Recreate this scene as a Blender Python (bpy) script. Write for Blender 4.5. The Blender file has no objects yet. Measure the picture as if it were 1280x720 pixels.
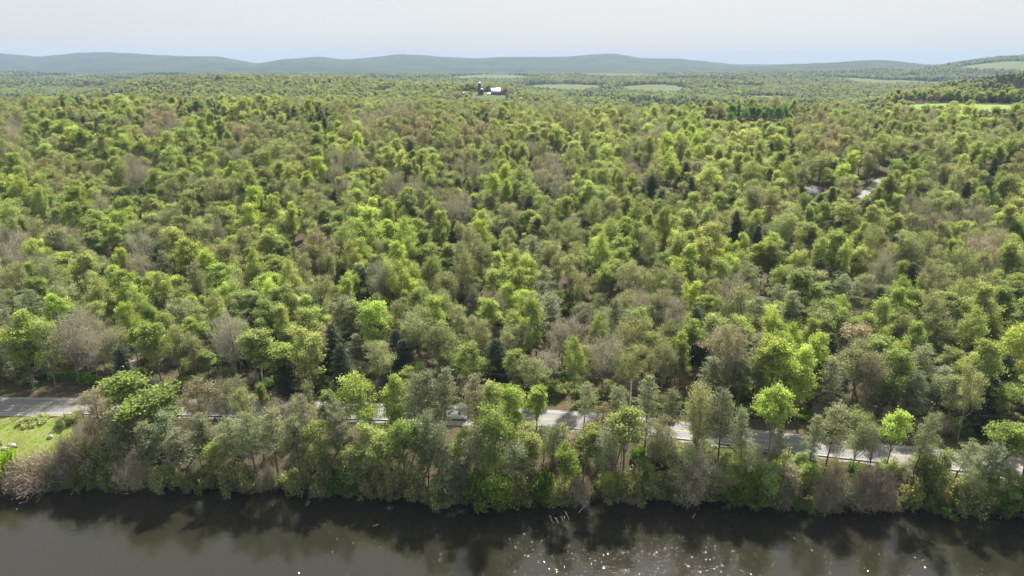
import bpy, math, random
import numpy as np

# ------------------------------------------------------------------ camera, sky, sun, exposure
scene = bpy.context.scene
HC = 75.0                                  # camera height above the lake (m)
FPX = 853.0                                # focal length in photograph pixels (1280 wide)
PITCH = math.atan((360 - 77) / FPX)
cam_data = bpy.data.cameras.new('camera')
cam = bpy.data.objects.new('camera', cam_data)
scene.collection.objects.link(cam)
cam_data.sensor_width = 36.0
cam_data.lens = 36.0 * FPX / 1280.0
cam_data.clip_start = 1.0
cam_data.clip_end = 60000.0
cam.location = (0, 0, HC)
cam.rotation_euler = (math.pi / 2 - PITCH, 0, 0)
scene.camera = cam

SUN_EL, SUN_AZ = math.radians(50), math.radians(14)     # ahead of the camera, a little to the right
world = bpy.data.worlds.new('World'); scene.world = world; world.use_nodes = True
wn = world.node_tree.nodes; wl = world.node_tree.links
sky = wn.new('ShaderNodeTexSky'); sky.sky_type = 'NISHITA'; sky.sun_disc = False
sky.sun_elevation = SUN_EL; sky.sun_rotation = SUN_AZ
sky.air_density = 1.0; sky.dust_density = 3.0; sky.ozone_density = 1.0; sky.altitude = 300
veil = wn.new('ShaderNodeMix'); veil.data_type = 'RGBA'; veil.inputs[0].default_value = 0.62   # replaced below by a faint streaky factor
veil.inputs[7].default_value = (8.05, 8.2, 8.35, 1)        # thin even cloud veil over the whole sky
bg = wn['Background']; bg.inputs[1].default_value = 0.0515
wtc = wn.new('ShaderNodeTexCoord'); wmp = wn.new('ShaderNodeMapping'); wmp.inputs['Scale'].default_value = (1.5, 1.5, 9.0)
wno = wn.new('ShaderNodeTexNoise'); wno.inputs['Scale'].default_value = 1.6; wno.inputs['Detail'].default_value = 4
wmr = wn.new('ShaderNodeMapRange'); wmr.inputs['From Min'].default_value = 0.3; wmr.inputs['From Max'].default_value = 0.7
wmr.inputs['To Min'].default_value = 0.70; wmr.inputs['To Max'].default_value = 0.86
wl.new(wtc.outputs['Generated'], wmp.inputs[0]); wl.new(wmp.outputs[0], wno.inputs['Vector']); wl.new(wno.outputs['Fac'], wmr.inputs[0]); wl.new(wmr.outputs[0], veil.inputs[0])
wl.new(sky.outputs[0], veil.inputs[6]); wl.new(veil.outputs[2], bg.inputs[0])

sun_data = bpy.data.lights.new('sun', 'SUN'); sun = bpy.data.objects.new('sun', sun_data)
scene.collection.objects.link(sun)
sun_data.energy = 5.0; sun_data.angle = math.radians(0.5); sun_data.color = (1.0, 0.95, 0.87)
sun.rotation_euler = (math.pi / 2 - SUN_EL, 0, math.pi - SUN_AZ)
sun.location = (0, 0, 300)

scene.view_settings.view_transform = 'Standard'; scene.view_settings.look = 'None'
scene.view_settings.exposure = 1.05; scene.view_settings.gamma = 1.0
scene.view_settings.use_curve_mapping = False
cy = scene.cycles
cy.max_bounces = 6; cy.diffuse_bounces = 3; cy.glossy_bounces = 2; cy.transmission_bounces = 3
cy.volume_bounces = 0; cy.transparent_max_bounces = 4; cy.sample_clamp_indirect = 6.0
cy.use_denoising = True; cy.denoiser = 'OPENIMAGEDENOISE'; cy.denoising_prefilter = 'ACCURATE'
cy.caustics_reflective = False; cy.caustics_refractive = False

# ------------------------------------------------------------------ helpers
rnd = random.Random(7)
NR = np.random.default_rng(7)
COL = scene.collection
CP, SP = math.cos(PITCH), math.sin(PITCH)

def at(px, py, z):
    """world point on height z seen at photograph pixel (px, py)"""
    u = (px - 640) / FPX; v = (360 - py) / FPX
    yd = CP + v * SP; zd = -SP + v * CP
    t = (z - HC) / zd
    return np.array([u * t, yd * t, z])

def ray(px, py):
    u = (px - 640) / FPX; v = (360 - py) / FPX
    return np.array([u, CP + v * SP, -SP + v * CP])

def project(x, y, z):
    dz = z - HC
    depth = y * CP - dz * SP
    up = y * SP + dz * CP
    return 640 + FPX * x / depth, 360 - FPX * up / depth

def tag(o, label=None, cat=None, group=None, kind=None):
    if label: o['label'] = label
    if cat: o['category'] = cat
    if group: o['group'] = group
    if kind: o['kind'] = kind
    return o

def link(o, parent=None):
    COL.objects.link(o)
    if parent is not None: o.parent = parent
    return o

def empty(name, loc=(0, 0, 0), rz=0.0):
    o = bpy.data.objects.new(name, None); o.location = loc; o.rotation_euler[2] = rz
    o.empty_display_size = 0.5
    return link(o)

class MB:
    """collects quads and triangles for one mesh"""
    def __init__(self): self.v = []; self.f = []; self.n = 0; self.fv = []
    def add(self, verts, faces, fv=None):
        verts = np.asarray(verts, dtype=np.float32).reshape(-1, 3)
        self.v.append(verts)
        faces = np.asarray(faces, dtype=np.int32)
        self.f.append(faces + self.n); self.n += len(verts)
        self.fv.append(np.full(len(faces), 0.5, np.float32) if fv is None else np.asarray(fv, np.float32))
    def box(self, c, s, rz=0.0):
        x, y, z = np.array(s) / 2.0
        p = np.array([[-x,-y,-z],[x,-y,-z],[x,y,-z],[-x,y,-z],[-x,-y,z],[x,-y,z],[x,y,z],[-x,y,z]])
        cr, sr = math.cos(rz), math.sin(rz)
        p = p @ np.array([[cr, sr, 0], [-sr, cr, 0], [0, 0, 1]]) + np.array(c)
        self.add(p, [[0,3,2,1],[4,5,6,7],[0,1,5,4],[1,2,6,5],[2,3,7,6],[3,0,4,7]])
    def tube(self, pts, radii, sides=6, cap=False):
        pts = np.asarray(pts, float); n = len(pts)
        tang = np.gradient(pts, axis=0)
        tang /= np.linalg.norm(tang, axis=1)[:, None] + 1e-9
        ref = np.array([1, 0, 0.]) if abs(tang[0][2]) > 0.8 else np.array([0, 0, 1.])
        ang = np.arange(sides) * 2 * math.pi / sides
        vs = []
        for i in range(n):
            a = np.cross(tang[i], ref); a /= np.linalg.norm(a) + 1e-9
            b = np.cross(tang[i], a)
            vs.append(pts[i] + radii[i] * (np.cos(ang)[:, None] * a + np.sin(ang)[:, None] * b))
        fs = []
        for i in range(n - 1):
            for k in range(sides):
                k2 = (k + 1) % sides
                fs.append([i*sides+k, i*sides+k2, (i+1)*sides+k2, (i+1)*sides+k])
        self.add(np.concatenate(vs), fs)
        if cap and sides % 2 == 0:
            for base in (0, (n - 1) * sides):
                q = [[base, base + j, base + j + 1, base + j + 2] for j in range(1, sides - 2, 2)]
                vv = np.concatenate(vs)
                self.add(vv, q)
    def mesh(self, name, mats, smooth=False, mat_index=None):
        v = np.concatenate(self.v); f = np.concatenate(self.f); fv = np.concatenate(self.fv)
        me = bpy.data.meshes.new(name)
        me.vertices.add(len(v)); me.vertices.foreach_set('co', v.ravel())
        k = f.shape[1]
        me.loops.add(f.size); me.loops.foreach_set('vertex_index', f.ravel().astype(np.int32))
        me.polygons.add(len(f)); me.polygons.foreach_set('loop_start', np.arange(0, f.size, k, dtype=np.int32))
        if smooth: me.polygons.foreach_set('use_smooth', np.ones(len(f), bool))
        a = me.attributes.new('leafv', 'FLOAT', 'FACE'); a.data.foreach_set('value', fv)
        for m in (mats if isinstance(mats, (list, tuple)) else [mats]): me.materials.append(m)
        me.update(calc_edges=True); me.validate()
        return me
    def build(self, name, mats, parent=None, smooth=False):
        return link(bpy.data.objects.new(name, self.mesh(name, mats, smooth)), parent)

# ------------------------------------------------------------------ materials
def new_mat(name):
    m = bpy.data.materials.new(name); m.use_nodes = True
    return m, m.node_tree.nodes, m.node_tree.links, m.node_tree.nodes['Principled BSDF']

def flat_mat(name, col, rough=0.7, var=0.15, scale=3.0, metal=0.0, bump=0.0):
    m, n, l, p = new_mat(name)
    tc = n.new('ShaderNodeTexCoord'); no = n.new('ShaderNodeTexNoise'); no.inputs['Scale'].default_value = scale
    no.inputs['Detail'].default_value = 5
    l.new(tc.outputs['Object'], no.inputs['Vector'])
    r = n.new('ShaderNodeValToRGB')
    r.color_ramp.elements[0].position = 0.3; r.color_ramp.elements[1].position = 0.7
    r.color_ramp.elements[0].color = tuple(c * (1 - var) for c in col) + (1,)
    r.color_ramp.elements[1].color = tuple(min(1, c * (1 + var)) for c in col) + (1,)
    l.new(no.outputs['Fac'], r.inputs[0]); l.new(r.outputs[0], p.inputs['Base Color'])
    p.inputs['Roughness'].default_value = rough; p.inputs['Metallic'].default_value = metal
    if bump:
        b = n.new('ShaderNodeBump'); b.inputs['Strength'].default_value = bump; b.inputs['Distance'].default_value = 0.1
        l.new(no.outputs['Fac'], b.inputs['Height']); l.new(b.outputs[0], p.inputs['Normal'])
    return m

def leaf_mat(name, trans=0.5, rough=0.5, spec=0.25):
    """colour from each tree's own tint; leaf-to-leaf variation from the mesh"""
    m, n, l, p = new_mat(name)
    at_ = n.new('ShaderNodeAttribute'); at_.attribute_type = 'INSTANCER'; at_.attribute_name = 'tint'
    lv = n.new('ShaderNodeAttribute'); lv.attribute_type = 'GEOMETRY'; lv.attribute_name = 'leafv'
    mr = n.new('ShaderNodeMapRange'); mr.inputs['To Min'].default_value = 0.68; mr.inputs['To Max'].default_value = 1.54
    l.new(lv.outputs['Fac'], mr.inputs['Value'])
    mul = n.new('ShaderNodeVectorMath'); mul.operation = 'SCALE'
    l.new(at_.outputs['Vector'], mul.inputs[0]); l.new(mr.outputs[0], mul.inputs['Scale'])
    l.new(mul.outputs[0], p.inputs['Base Color'])
    p.inputs['Roughness'].default_value = rough; p.inputs['Specular IOR Level'].default_value = spec
    t = n.new('ShaderNodeBsdfTranslucent')
    m2 = n.new('ShaderNodeVectorMath'); m2.operation = 'MULTIPLY'; m2.inputs[1].default_value = (1.34, 1.32, 0.72)
    l.new(mul.outputs[0], m2.inputs[0]); l.new(m2.outputs[0], t.inputs['Color'])
    mix = n.new('ShaderNodeMixShader'); mix.inputs[0].default_value = trans
    l.new(p.outputs[0], mix.inputs[1]); l.new(t.outputs[0], mix.inputs[2])
    l.new(mix.outputs[0], n['Material Output'].inputs['Surface'])
    return m

M_LEAF = leaf_mat('leaf'); M_NEEDLE = leaf_mat('needle', 0.38, 0.6, 0.15)

def bark_mat(name, a, b):
    m, n, l, p = new_mat(name)
    oi = n.new('ShaderNodeObjectInfo'); tc = n.new('ShaderNodeTexCoord')
    no = n.new('ShaderNodeTexNoise'); no.inputs['Scale'].default_value = 2.5; no.inputs['Detail'].default_value = 4
    l.new(tc.outputs['Object'], no.inputs['Vector'])
    ad = n.new('ShaderNodeMath'); ad.operation = 'ADD'; l.new(oi.outputs['Random'], ad.inputs[0]); l.new(no.outputs['Fac'], ad.inputs[1])
    hf = n.new('ShaderNodeMath'); hf.operation = 'MULTIPLY'; hf.inputs[1].default_value = 0.5; l.new(ad.outputs[0], hf.inputs[0])
    mx = n.new('ShaderNodeMix'); mx.data_type = 'RGBA'; mx.inputs[6].default_value = a + (1,); mx.inputs[7].default_value = b + (1,)
    l.new(hf.outputs[0], mx.inputs[0]); l.new(mx.outputs[2], p.inputs['Base Color']); p.inputs['Roughness'].default_value = 0.85
    return m
M_BARK = bark_mat('bark', (0.10, 0.088, 0.072), (0.25, 0.228, 0.20))
M_PINEBARK = bark_mat('pine_bark', (0.045, 0.036, 0.03), (0.12, 0.095, 0.075))
M_TWIG = leaf_mat('twig', 0.2, 0.8, 0.1)

# ------------------------------------------------------------------ terrain
ROAD_PX = [(-160, 505), (0, 507), (100, 508), (250, 510), (400, 513), (540, 517), (680, 522.5), (800, 532), (900, 544), (1000, 556), (1100, 567), (1210, 578), (1280, 585), (1420, 599)]
SHORE_PX = [(-160, 617), (0, 614), (60, 611), (130, 608), (250, 611), (400, 614), (500, 622), (560, 631), (620, 628), (700, 626), (800, 623), (900, 626), (960, 632), (1050, 637), (1130, 633), (1200, 637), (1280, 644), (1420, 650)]
ROAD_Z = 4.0
rp = np.array([at(a, b, ROAD_Z)[:2] for a, b in ROAD_PX]); sp_ = np.array([at(a, b, 0)[:2] for a, b in SHORE_PX])
rp = np.vstack([[-900, 150], [-300, 136], rp, [260, 90], [700, 40]])
sp_ = np.vstack([[-900, 125], [-300, 110], sp_, [260, 80], [700, 25]])
def smooth_interp(x, pts, w):
    x = np.asarray(x, float); s = 0
    for k in (-1, -0.5, 0, 0.5, 1): s = s + np.interp(x + k * w, pts[:, 0], pts[:, 1])
    return s / 5
def road_y(x): return smooth_interp(x, rp, 10)
def shore_y(x): return smooth_interp(x, sp_, 3) + 0.5 * np.sin(np.asarray(x) * 0.55) + 0.4 * np.sin(np.asarray(x) * 1.3 + 1)

def sstep(t): t = np.clip(t, 0, 1); return t * t * (3 - 2 * t)

def vnoise(x, y, s, seed=0):
    """smooth value noise, -1..1"""
    x = np.asarray(x, float) / s + seed * 17.3; y = np.asarray(y, float) / s - seed * 9.1
    xi = np.floor(x); yi = np.floor(y); fx = x - xi; fy = y - yi
    fx = fx*fx*(3-2*fx); fy = fy*fy*(3-2*fy)
    def h(a, b):
        q = np.sin(a * 127.1 + b * 311.7 + seed * 74.7) * 43758.5453
        return (q - np.floor(q)) * 2 - 1
    return (h(xi,yi)*(1-fx)+h(xi+1,yi)*fx)*(1-fy)+(h(xi,yi+1)*(1-fx)+h(xi+1,yi+1)*fx)*fy

HILL_PX = [(-300, 70), (-120, 71), (0, 66), (50, 71), (100, 66), (135, 65), (200, 69), (270, 70), (318, 79), (360, 72.5), (400, 71), (432, 75), (500, 67.5), (560, 71), (600, 72), (640, 71), (700, 70), (770, 67), (800, 71.5), (850, 73), (900, 78.5), (930, 82), (1600, 84)]
MIDHILL_PX = [(-300, 90), (840, 90), (930, 85), (980, 80), (1040, 77), (1075, 76), (1110, 77.5), (1150, 81), (1200, 86), (1280, 90), (1600, 90)]
NEARHILL_PX = [(-300, 94), (1100, 94), (1150, 88), (1190, 81), (1220, 77), (1250, 73), (1280, 71), (1340, 69), (1600, 74)]
def hill_fn(pts, Y):
    a = []; z = []
    for px, py in pts:
        d = ray(px, py); a.append(d[0] / d[1]); z.append(HC + Y * d[2] / d[1])
    return np.array(a), np.array(z)
HILLS = [(hill_fn(HILL_PX, 6800), 6800, 1500), (hill_fn(MIDHILL_PX, 4700), 4700, 900), (hill_fn(NEARHILL_PX, 3600), 3600, 800)]
PROF_Y = [100, 140, 150, 175, 200, 235, 270, 340, 390, 430, 500, 560, 680, 900, 1300, 2500, 5000, 20000]
PROF_Z = [0.0, 0.0, 0.8, 2.6, 5.2, 9.5, 14.5, 24.5, 29.5, 32.0, 31, 26, 10, -2, -9, -8, 0, 20]

def T(x, y):
    x = np.asarray(x, float); y = np.asarray(y, float)
    ry = road_y(x); sy = shore_y(x)
    s = y - sy; r = y - ry
    gap = np.maximum(ry - 5.5 - sy, 3.0)
    bank = ROAD_Z * (1 - (1 - np.clip(s / gap, 0, 1)) ** 1.8)
    z = np.where(s < 0, -3.0 * sstep(-s / 9.0) - 0.05, bank)
    z = z + np.where((s > 0), 0.25 * vnoise(x, y, 3.0, 2) * np.clip(s / 2, 0, 1) * np.clip((-r - 5) / 3, 0, 1), 0)
    # forest side
    a = x / np.maximum(y, 60)
    cf = np.interp(a, [-0.9, -0.55, -0.3, 0.0, 0.2, 0.4, 0.55, 0.9], [1.03, 1.03, 1.0, 0.88, 0.80, 0.84, 0.92, 0.94])
    z2 = ROAD_Z + np.interp(y + np.clip(135 - ry, -40, 40), PROF_Y, PROF_Z) * cf
    far = np.clip((y - 150) / 60, 0, 1)
    z2 = z2 + far * (1.6 * vnoise(x, y, 70, 3) + 0.7 * vnoise(x, y, 25, 4))
    z2 = z2 + np.clip((y - 500) / 400, 0, 1) * (12 * vnoise(x, y, 420, 5) + 4 * vnoise(x, y, 150, 6))
    # ridge beyond the crest on one side and on the other
    z2 = z2 + 24 * np.exp(-((a + 0.035) / 0.10) ** 2) * np.exp(-((y - 1170) / 110.0) ** 2)
    z2 = z2 + 31 * sstep((a + 0.70) / 0.22) * sstep((0.03 - a) / 0.26) * np.exp(-((y - 1350) / 330.0) ** 2)
    z2 = z2 + 46 * sstep((a - 0.40) / 0.34) * np.exp(-((y - 1080) / 240.0) ** 2)
    z2 = z2 - 6 * np.exp(-((a - 0.36) / 0.07) ** 2) * np.exp(-((y - 470) / 60.0) ** 2) + 13 * np.exp(-((a - 0.36) / 0.10) ** 2) * np.exp(-((y - 585) / 50.0) ** 2)
    wpl = sstep((a - 0.49) / 0.06) * sstep((y - 535) / 30.0) * sstep((810 - y) / 60.0)
    z2 = z2 * (1 - wpl) + 36.0 * wpl
    for (ha, hz), Y, w in HILLS:
        top = np.interp(a, ha, hz) - 4
        shape = np.exp(-((y - Y) / w) ** 2)
        z2 = np.where(shape > 0.01, np.maximum(z2, z2 * (1 - shape) + top * shape), z2)
    z2 = z2 + np.clip((y - 2600) / 1500, 0, 1) * (6 * vnoise(x, y, 240, 8) + 3.5 * vnoise(x, y, 90, 9))
    z2 = z2 + sstep((y - 4200) / 600) * sstep((6500 - y) / 700) * (16 * vnoise(x, y, 620, 10) + 8 * vnoise(x, y, 260, 11))
    z2 = np.where(y > 8800, 40.0, z2)
    verge = np.clip((r - 5.5) / 4.0, 0, 1)
    z = np.where(r > 5.5, ROAD_Z * (1 - verge) + z2 * verge - 0.25 * np.exp(-((r - 7.5) / 1.2) ** 2), z)
    z = np.where(np.abs(r) <= 5.5, ROAD_Z - 0.06, z)
    # far shore behind the camera
    z = np.where(y < -110, np.minimum(5.0, -3 + (-110 - y) * 0.4), z)
    return z

def Tf(x, y): return float(T(x, y))

def surf_hit(px, py, h):
    """world point where the ray through a photograph pixel meets the surface h above the ground"""
    d = ray(px, py); p = np.array([0, 0, HC]); t = 90.0
    ts = np.concatenate([np.arange(90, 900, 1.0), np.arange(900, 9000, 8.0)])
    X = d[0]*ts; Y = d[1]*ts; Z = HC + d[2]*ts
    hit = np.nonzero(Z < T(X, Y) + h)[0]
    k = hit[0] if len(hit) else len(ts) - 1
    return np.array([X[k], Y[k], T(X[k], Y[k])])

# ground sheet
ys = np.concatenate([[-400, -300, -220, -160, -135, -110, -90, -50, 0, 50, 75], np.arange(84, 170, 0.9), np.arange(170, 700, 3.5), 700 * 1.0125 ** np.arange(0, 262)])
ys = ys[ys < 10400]
us = np.linspace(-1, 1, 301)
gx = us[None, :] * (1.25 * np.maximum(ys, 0) + 130)[:, None]
gy = np.repeat(ys[:, None], len(us), 1)
gz = T(gx, gy)
mb = MB()
nu = len(us); idx = np.arange(len(ys) * nu).reshape(len(ys), nu)
mb.add(np.stack([gx, gy, gz], -1).reshape(-1, 3), np.stack([idx[:-1,:-1], idx[:-1,1:], idx[1:,1:], idx[1:,:-1]], -1).reshape(-1, 4))

m, n, l, p = new_mat('forest_floor')
geo = n.new('ShaderNodeNewGeometry')
def noise(scale, det=5, rough=0.6):
    q = n.new('ShaderNodeTexNoise'); q.inputs['Scale'].default_value = scale; q.inputs['Detail'].default_value = det
    q.inputs['Roughness'].default_value = rough
    l.new(geo.outputs['Position'], q.inputs['Vector']); return q
def ramp(inp, stops):
    q = n.new('ShaderNodeValToRGB'); e = q.color_ramp.elements
    while len(e) < len(stops): e.new(0.5)
    for k, (pos, c) in enumerate(stops): e[k].position = pos; e[k].color = tuple(c) + (1,)
    l.new(inp, q.inputs[0]); return q
n1 = noise(0.35); n2 = noise(0.012, 8, 0.7); n3 = noise(0.0035, 6, 0.65)
near_c = ramp(n1.outputs['Fac'], [(0.3, (0.065, 0.05, 0.034)), (0.5, (0.105, 0.08, 0.054)), (0.62, (0.06, 0.075, 0.025)), (0.75, (0.09, 0.10, 0.035))])
far_c = ramp(n2.outputs['Fac'], [(0.3, (0.014, 0.024, 0.014)), (0.45, (0.035, 0.05, 0.024)), (0.55, (0.06, 0.075, 0.035)), (0.7, (0.07, 0.065, 0.045))])
far_d = ramp(n3.outputs['Fac'], [(0.35, (0.016, 0.027, 0.018)), (0.5, (0.045, 0.058, 0.03)), (0.62, (0.07, 0.09, 0.04))])
mxf = n.new('ShaderNodeMix'); mxf.data_type = 'RGBA'; mxf.inputs[0].default_value = 0.45
l.new(far_c.outputs[0], mxf.inputs[6]); l.new(far_d.outputs[0], mxf.inputs[7])
sep = n.new('ShaderNodeSeparateXYZ'); l.new(geo.outputs['Position'], sep.inputs[0])
mr = n.new('ShaderNodeMapRange'); mr.inputs['From Min'].default_value = 1500; mr.inputs['From Max'].default_value = 2800
l.new(sep.outputs['Y'], mr.inputs['Value'])
mx = n.new('ShaderNodeMix'); mx.data_type = 'RGBA'
l.new(mr.outputs[0], mx.inputs[0]); l.new(near_c.outputs[0], mx.inputs[6]); l.new(mxf.outputs[2], mx.inputs[7])
l.new(mx.outputs[2], p.inputs['Base Color']); p.inputs['Roughness'].default_value = 0.95; p.inputs['Specular IOR Level'].default_value = 0.1
bp = n.new('ShaderNodeBump'); bp.inputs['Strength'].default_value = 0.8; bp.inputs['Distance'].default_value = 0.3
l.new(n1.outputs['Fac'], bp.inputs['Height'])
bp2 = n.new('ShaderNodeBump'); bp2.inputs['Strength'].default_value = 1.0; bp2.inputs['Distance'].default_value = 14.0
n4 = noise(0.03, 4); l.new(n4.outputs['Fac'], bp2.inputs['Height'])
mv = n.new('ShaderNodeMix'); mv.data_type = 'VECTOR'
l.new(mr.outputs[0], mv.inputs[0]); l.new(bp.outputs[0], mv.inputs[4]); l.new(bp2.outputs[0], mv.inputs[5])
l.new(mv.outputs[1], p.inputs['Normal'])
M_FLOOR = m
ground = mb.build('ground', M_FLOOR, smooth=True)
tag(ground, 'wooded land rising from the lake to the far blue hills', kind='structure')

# water
WAVELET = 0.54
m, n, l, p = new_mat('lake_water')
geo = n.new('ShaderNodeNewGeometry')
p.inputs['Base Color'].default_value = (0.020, 0.0182, 0.0115, 1); p.inputs['IOR'].default_value = 1.42
p.inputs['Roughness'].default_value = 0.07; p.inputs['Specular IOR Level'].default_value = 0.75
w1 = noise(2.4, 3, 0.55); w2 = noise(0.05, 3)
mapn = n.new('ShaderNodeMapping'); mapn.inputs['Scale'].default_value = (0.55, 1.0, 1.0)
l.new(geo.outputs['Position'], mapn.inputs['Vector']); l.new(mapn.outputs[0], w1.inputs['Vector'])
w3 = noise(0.18, 2)
wr = n.new('ShaderNodeMapRange'); wr.inputs['From Min'].default_value = 0.35; wr.inputs['From Max'].default_value = 0.65
wr.inputs['To Min'].default_value = 0.3; wr.inputs['To Max'].default_value = 0.75; l.new(w2.outputs['Fac'], wr.inputs['Value'])
b1 = n.new('ShaderNodeBump'); b1.inputs['Distance'].default_value = 0.022; l.new(w1.outputs['Fac'], b1.inputs['Height']); l.new(wr.outputs[0], b1.inputs['Strength'])
b2 = n.new('ShaderNodeBump'); b2.inputs['Distance'].default_value = 0.06; b2.inputs['Strength'].default_value = 0.5
l.new(w3.outputs['Fac'], b2.inputs['Height']); l.new(b2.outputs[0], b1.inputs['Normal'])
# steep little wavelets scattered among the ripples: each catches the sun by itself
vo = n.new('ShaderNodeTexVoronoi'); vo.inputs['Scale'].default_value = 10.5; l.new(geo.outputs['Position'], vo.inputs['Vector'])
sc = n.new('ShaderNodeSeparateColor'); l.new(vo.outputs['Color'], sc.inputs[0])
def mth(op, a, b):
    q = n.new('ShaderNodeMath'); q.operation = op
    for k, v in enumerate((a, b)):
        if isinstance(v, (int, float)): q.inputs[k].default_value = v
        else: l.new(v, q.inputs[k])
    return q.outputs[0]
amp = mth('MULTIPLY', mth('ADD', sc.outputs[2], 0.25), WAVELET)
msk = mth('LESS_THAN', vo.outputs['Distance'], 0.19)
amp = mth('MULTIPLY', amp, msk)
l.new(mth('ADD', mth('MULTIPLY', msk, 0.06), 0.06), p.inputs['Roughness'])
tx = mth('MULTIPLY', mth('SUBTRACT', sc.outputs[0], 0.5), amp); ty = mth('MULTIPLY', mth('SUBTRACT', sc.outputs[1], 0.5), amp)
cmb = n.new('ShaderNodeCombineXYZ'); l.new(tx, cmb.inputs[0]); l.new(ty, cmb.inputs[1])
va = n.new('ShaderNodeVectorMath'); va.operation = 'ADD'; l.new(b1.outputs[0], va.inputs[0]); l.new(cmb.outputs[0], va.inputs[1])
vn = n.new('ShaderNodeVectorMath'); vn.operation = 'NORMALIZE'; l.new(va.outputs[0], vn.inputs[0]); l.new(vn.outputs[0], p.inputs['Normal'])
M_WATER = m
mb = MB()
mb.add([[-420, -140, 0], [420, -140, 0], [420, 150, 0], [-420, 150, 0]], [[0, 1, 2, 3]])
water = mb.build('lake_water', M_WATER); tag(water, 'dark brown lake water with sun glitter', kind='structure')

# road, shoulders, markings
m, n, l, p = new_mat('asphalt')
geo = n.new('ShaderNodeNewGeometry')
a1 = noise(0.5, 6, 0.7); a2 = noise(9.0, 4)
r1 = ramp(a1.outputs['Fac'], [(0.3, (0.15, 0.147, 0.146)), (0.55, (0.20, 0.196, 0.192)), (0.72, (0.25, 0.243, 0.235))])
l.new(r1.outputs[0], p.inputs['Base Color']); p.inputs['Roughness'].default_value = 0.8
bb = n.new('ShaderNodeBump'); bb.inputs['Distance'].default_value = 0.01; l.new(a2.outputs['Fac'], bb.inputs['Height']); l.new(bb.outputs[0], p.inputs['Normal'])
M_ASPHALT = m
M_GRAVEL = flat_mat('gravel', (0.25, 0.235, 0.205), 0.95, 0.35, 1.5, bump=0.6)
M_LINEW = flat_mat('white_road_paint', (0.62, 0.61, 0.58), 0.7, 0.25, 2.0)
M_LINEY = flat_mat('yellow_road_paint', (0.42, 0.30, 0.07), 0.7, 0.25, 2.0)

def along_road(x):
    y = float(road_y(x)); dy = float(road_y(x + 0.5) - road_y(x - 0.5))
    L = math.hypot(1, dy); return np.array([x, y]), np.array([1 / L, dy / L]), np.array([-dy / L, 1 / L])
def road_strip(name, o0, o1, z, mat, x0=-230, x1=235, step=2.0, wob=0.0, thick=0.0):
    xs = np.arange(x0, x1, step); vs = []; fs = []
    for i, x in enumerate(xs):
        c, t, nn = along_road(x)
        w = wob * math.sin(x * 0.9) + wob * 0.6 * math.sin(x * 2.3 + 1)
        for o in (o0 + (w if wob else 0), o1): q = c + nn * o; vs.append([q[0], q[1], z])
        if i: fs.append([2*i-2, 2*i-1, 2*i+1, 2*i][::-1])
    b = MB(); b.add(vs, fs); return b.build(name, mat)
o = road_strip('shoulder', -4.5, 4.0, ROAD_Z + 0.0, M_GRAVEL, wob=0.25); tag(o, 'pale gravel shoulder along both edges of the road', kind='structure')
o = road_strip('road', -3.2, 3.2, ROAD_Z + 0.03, M_ASPHALT); tag(o, 'grey two-lane asphalt road behind the shore trees', kind='structure')
for nm, a, b_, mt in (('edge_line', -3.15, -3.03, M_LINEW), ('edge_line', 3.03, 3.15, M_LINEW), ('centre_line', -0.19, -0.07, M_LINEY), ('centre_line', 0.07, 0.19, M_LINEY)):
    o = road_strip(nm, a, b_, ROAD_Z + 0.036, mt); tag(o, kind='structure')

# ------------------------------------------------------------------ tree shapes
def unit(v): return v / (np.linalg.norm(v, axis=-1, keepdims=True) + 1e-9)

def leaves(mb, pos, size, rng, aspect=0.62, up=0.35, axis=None, jit=0.5, shade=None):
    """diamond-shaped leaf sprays centred on pos"""
    k = len(pos)
    nrm = rng.normal(size=(k, 3)); nrm[:, 2] = np.abs(nrm[:, 2]) + up; nrm = unit(nrm)
    t = rng.normal(size=(k, 3)) if axis is None else axis + jit * rng.normal(size=(k, 3))
    t = unit(t - nrm * (t * nrm).sum(1, keepdims=True)); b = np.cross(nrm, t)
    s = (size * (0.6 + 0.8 * rng.random(k)))[:, None] if np.ndim(size) == 0 else (size * (0.6 + 0.8 * rng.random(k)))[:, None]
    bend = nrm * s * 0.18
    v = np.stack([pos - t*s*0.5 - bend, pos - b*s*0.5*aspect + t*s*0.08, pos + t*s*0.5 - bend, pos + b*s*0.5*aspect + t*s*0.08], 1).reshape(-1, 3)
    f = np.arange(4 * k).reshape(k, 4)
    mb.add(v, f, rng.random(k) if shade is None else np.clip(shade + 0.35 * (rng.random(k) - 0.5), 0, 1))

def twigs(mb, base, tip, width, rng, fv=0.5):
    k = len(base); d = unit(tip - base); r = unit(np.cross(d, rng.normal(size=(k, 3))))
    w = (width * (0.7 + 0.6 * rng.random(k)))[:, None]
    v = np.stack([base - r*w, base + r*w, tip + r*w*0.35, tip - r*w*0.35], 1).reshape(-1, 3)
    mb.add(v, np.arange(4 * k).reshape(k, 4), fv * (0.6 + 0.8 * rng.random(k)))

def branch(mb, a, b, r0, r1, rng, sag=0.12, sides=4):
    a = np.asarray(a, float); b = np.asarray(b, float); L = np.linalg.norm(b - a)
    mid = (a + b) / 2 + rng.normal(size=3) * L * 0.06 + np.array([0, 0, -sag * L])
    mb.tube([a, mid, b], [r0, (r0 + r1) / 2, r1], sides)
    return mid

def trunk_path(H, rng, lean=0.03, n=7):
    z = np.linspace(0, 1, n); wob = np.cumsum(rng.normal(size=(n, 2)) * lean * H * 0.12, axis=0); wob[0] = 0
    return np.concatenate([wob, (z * H)[:, None]], 1)

def path_at(path, z):
    return np.array([np.interp(z, path[:, 2], path[:, 0]), np.interp(z, path[:, 2], path[:, 1]), z])

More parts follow.
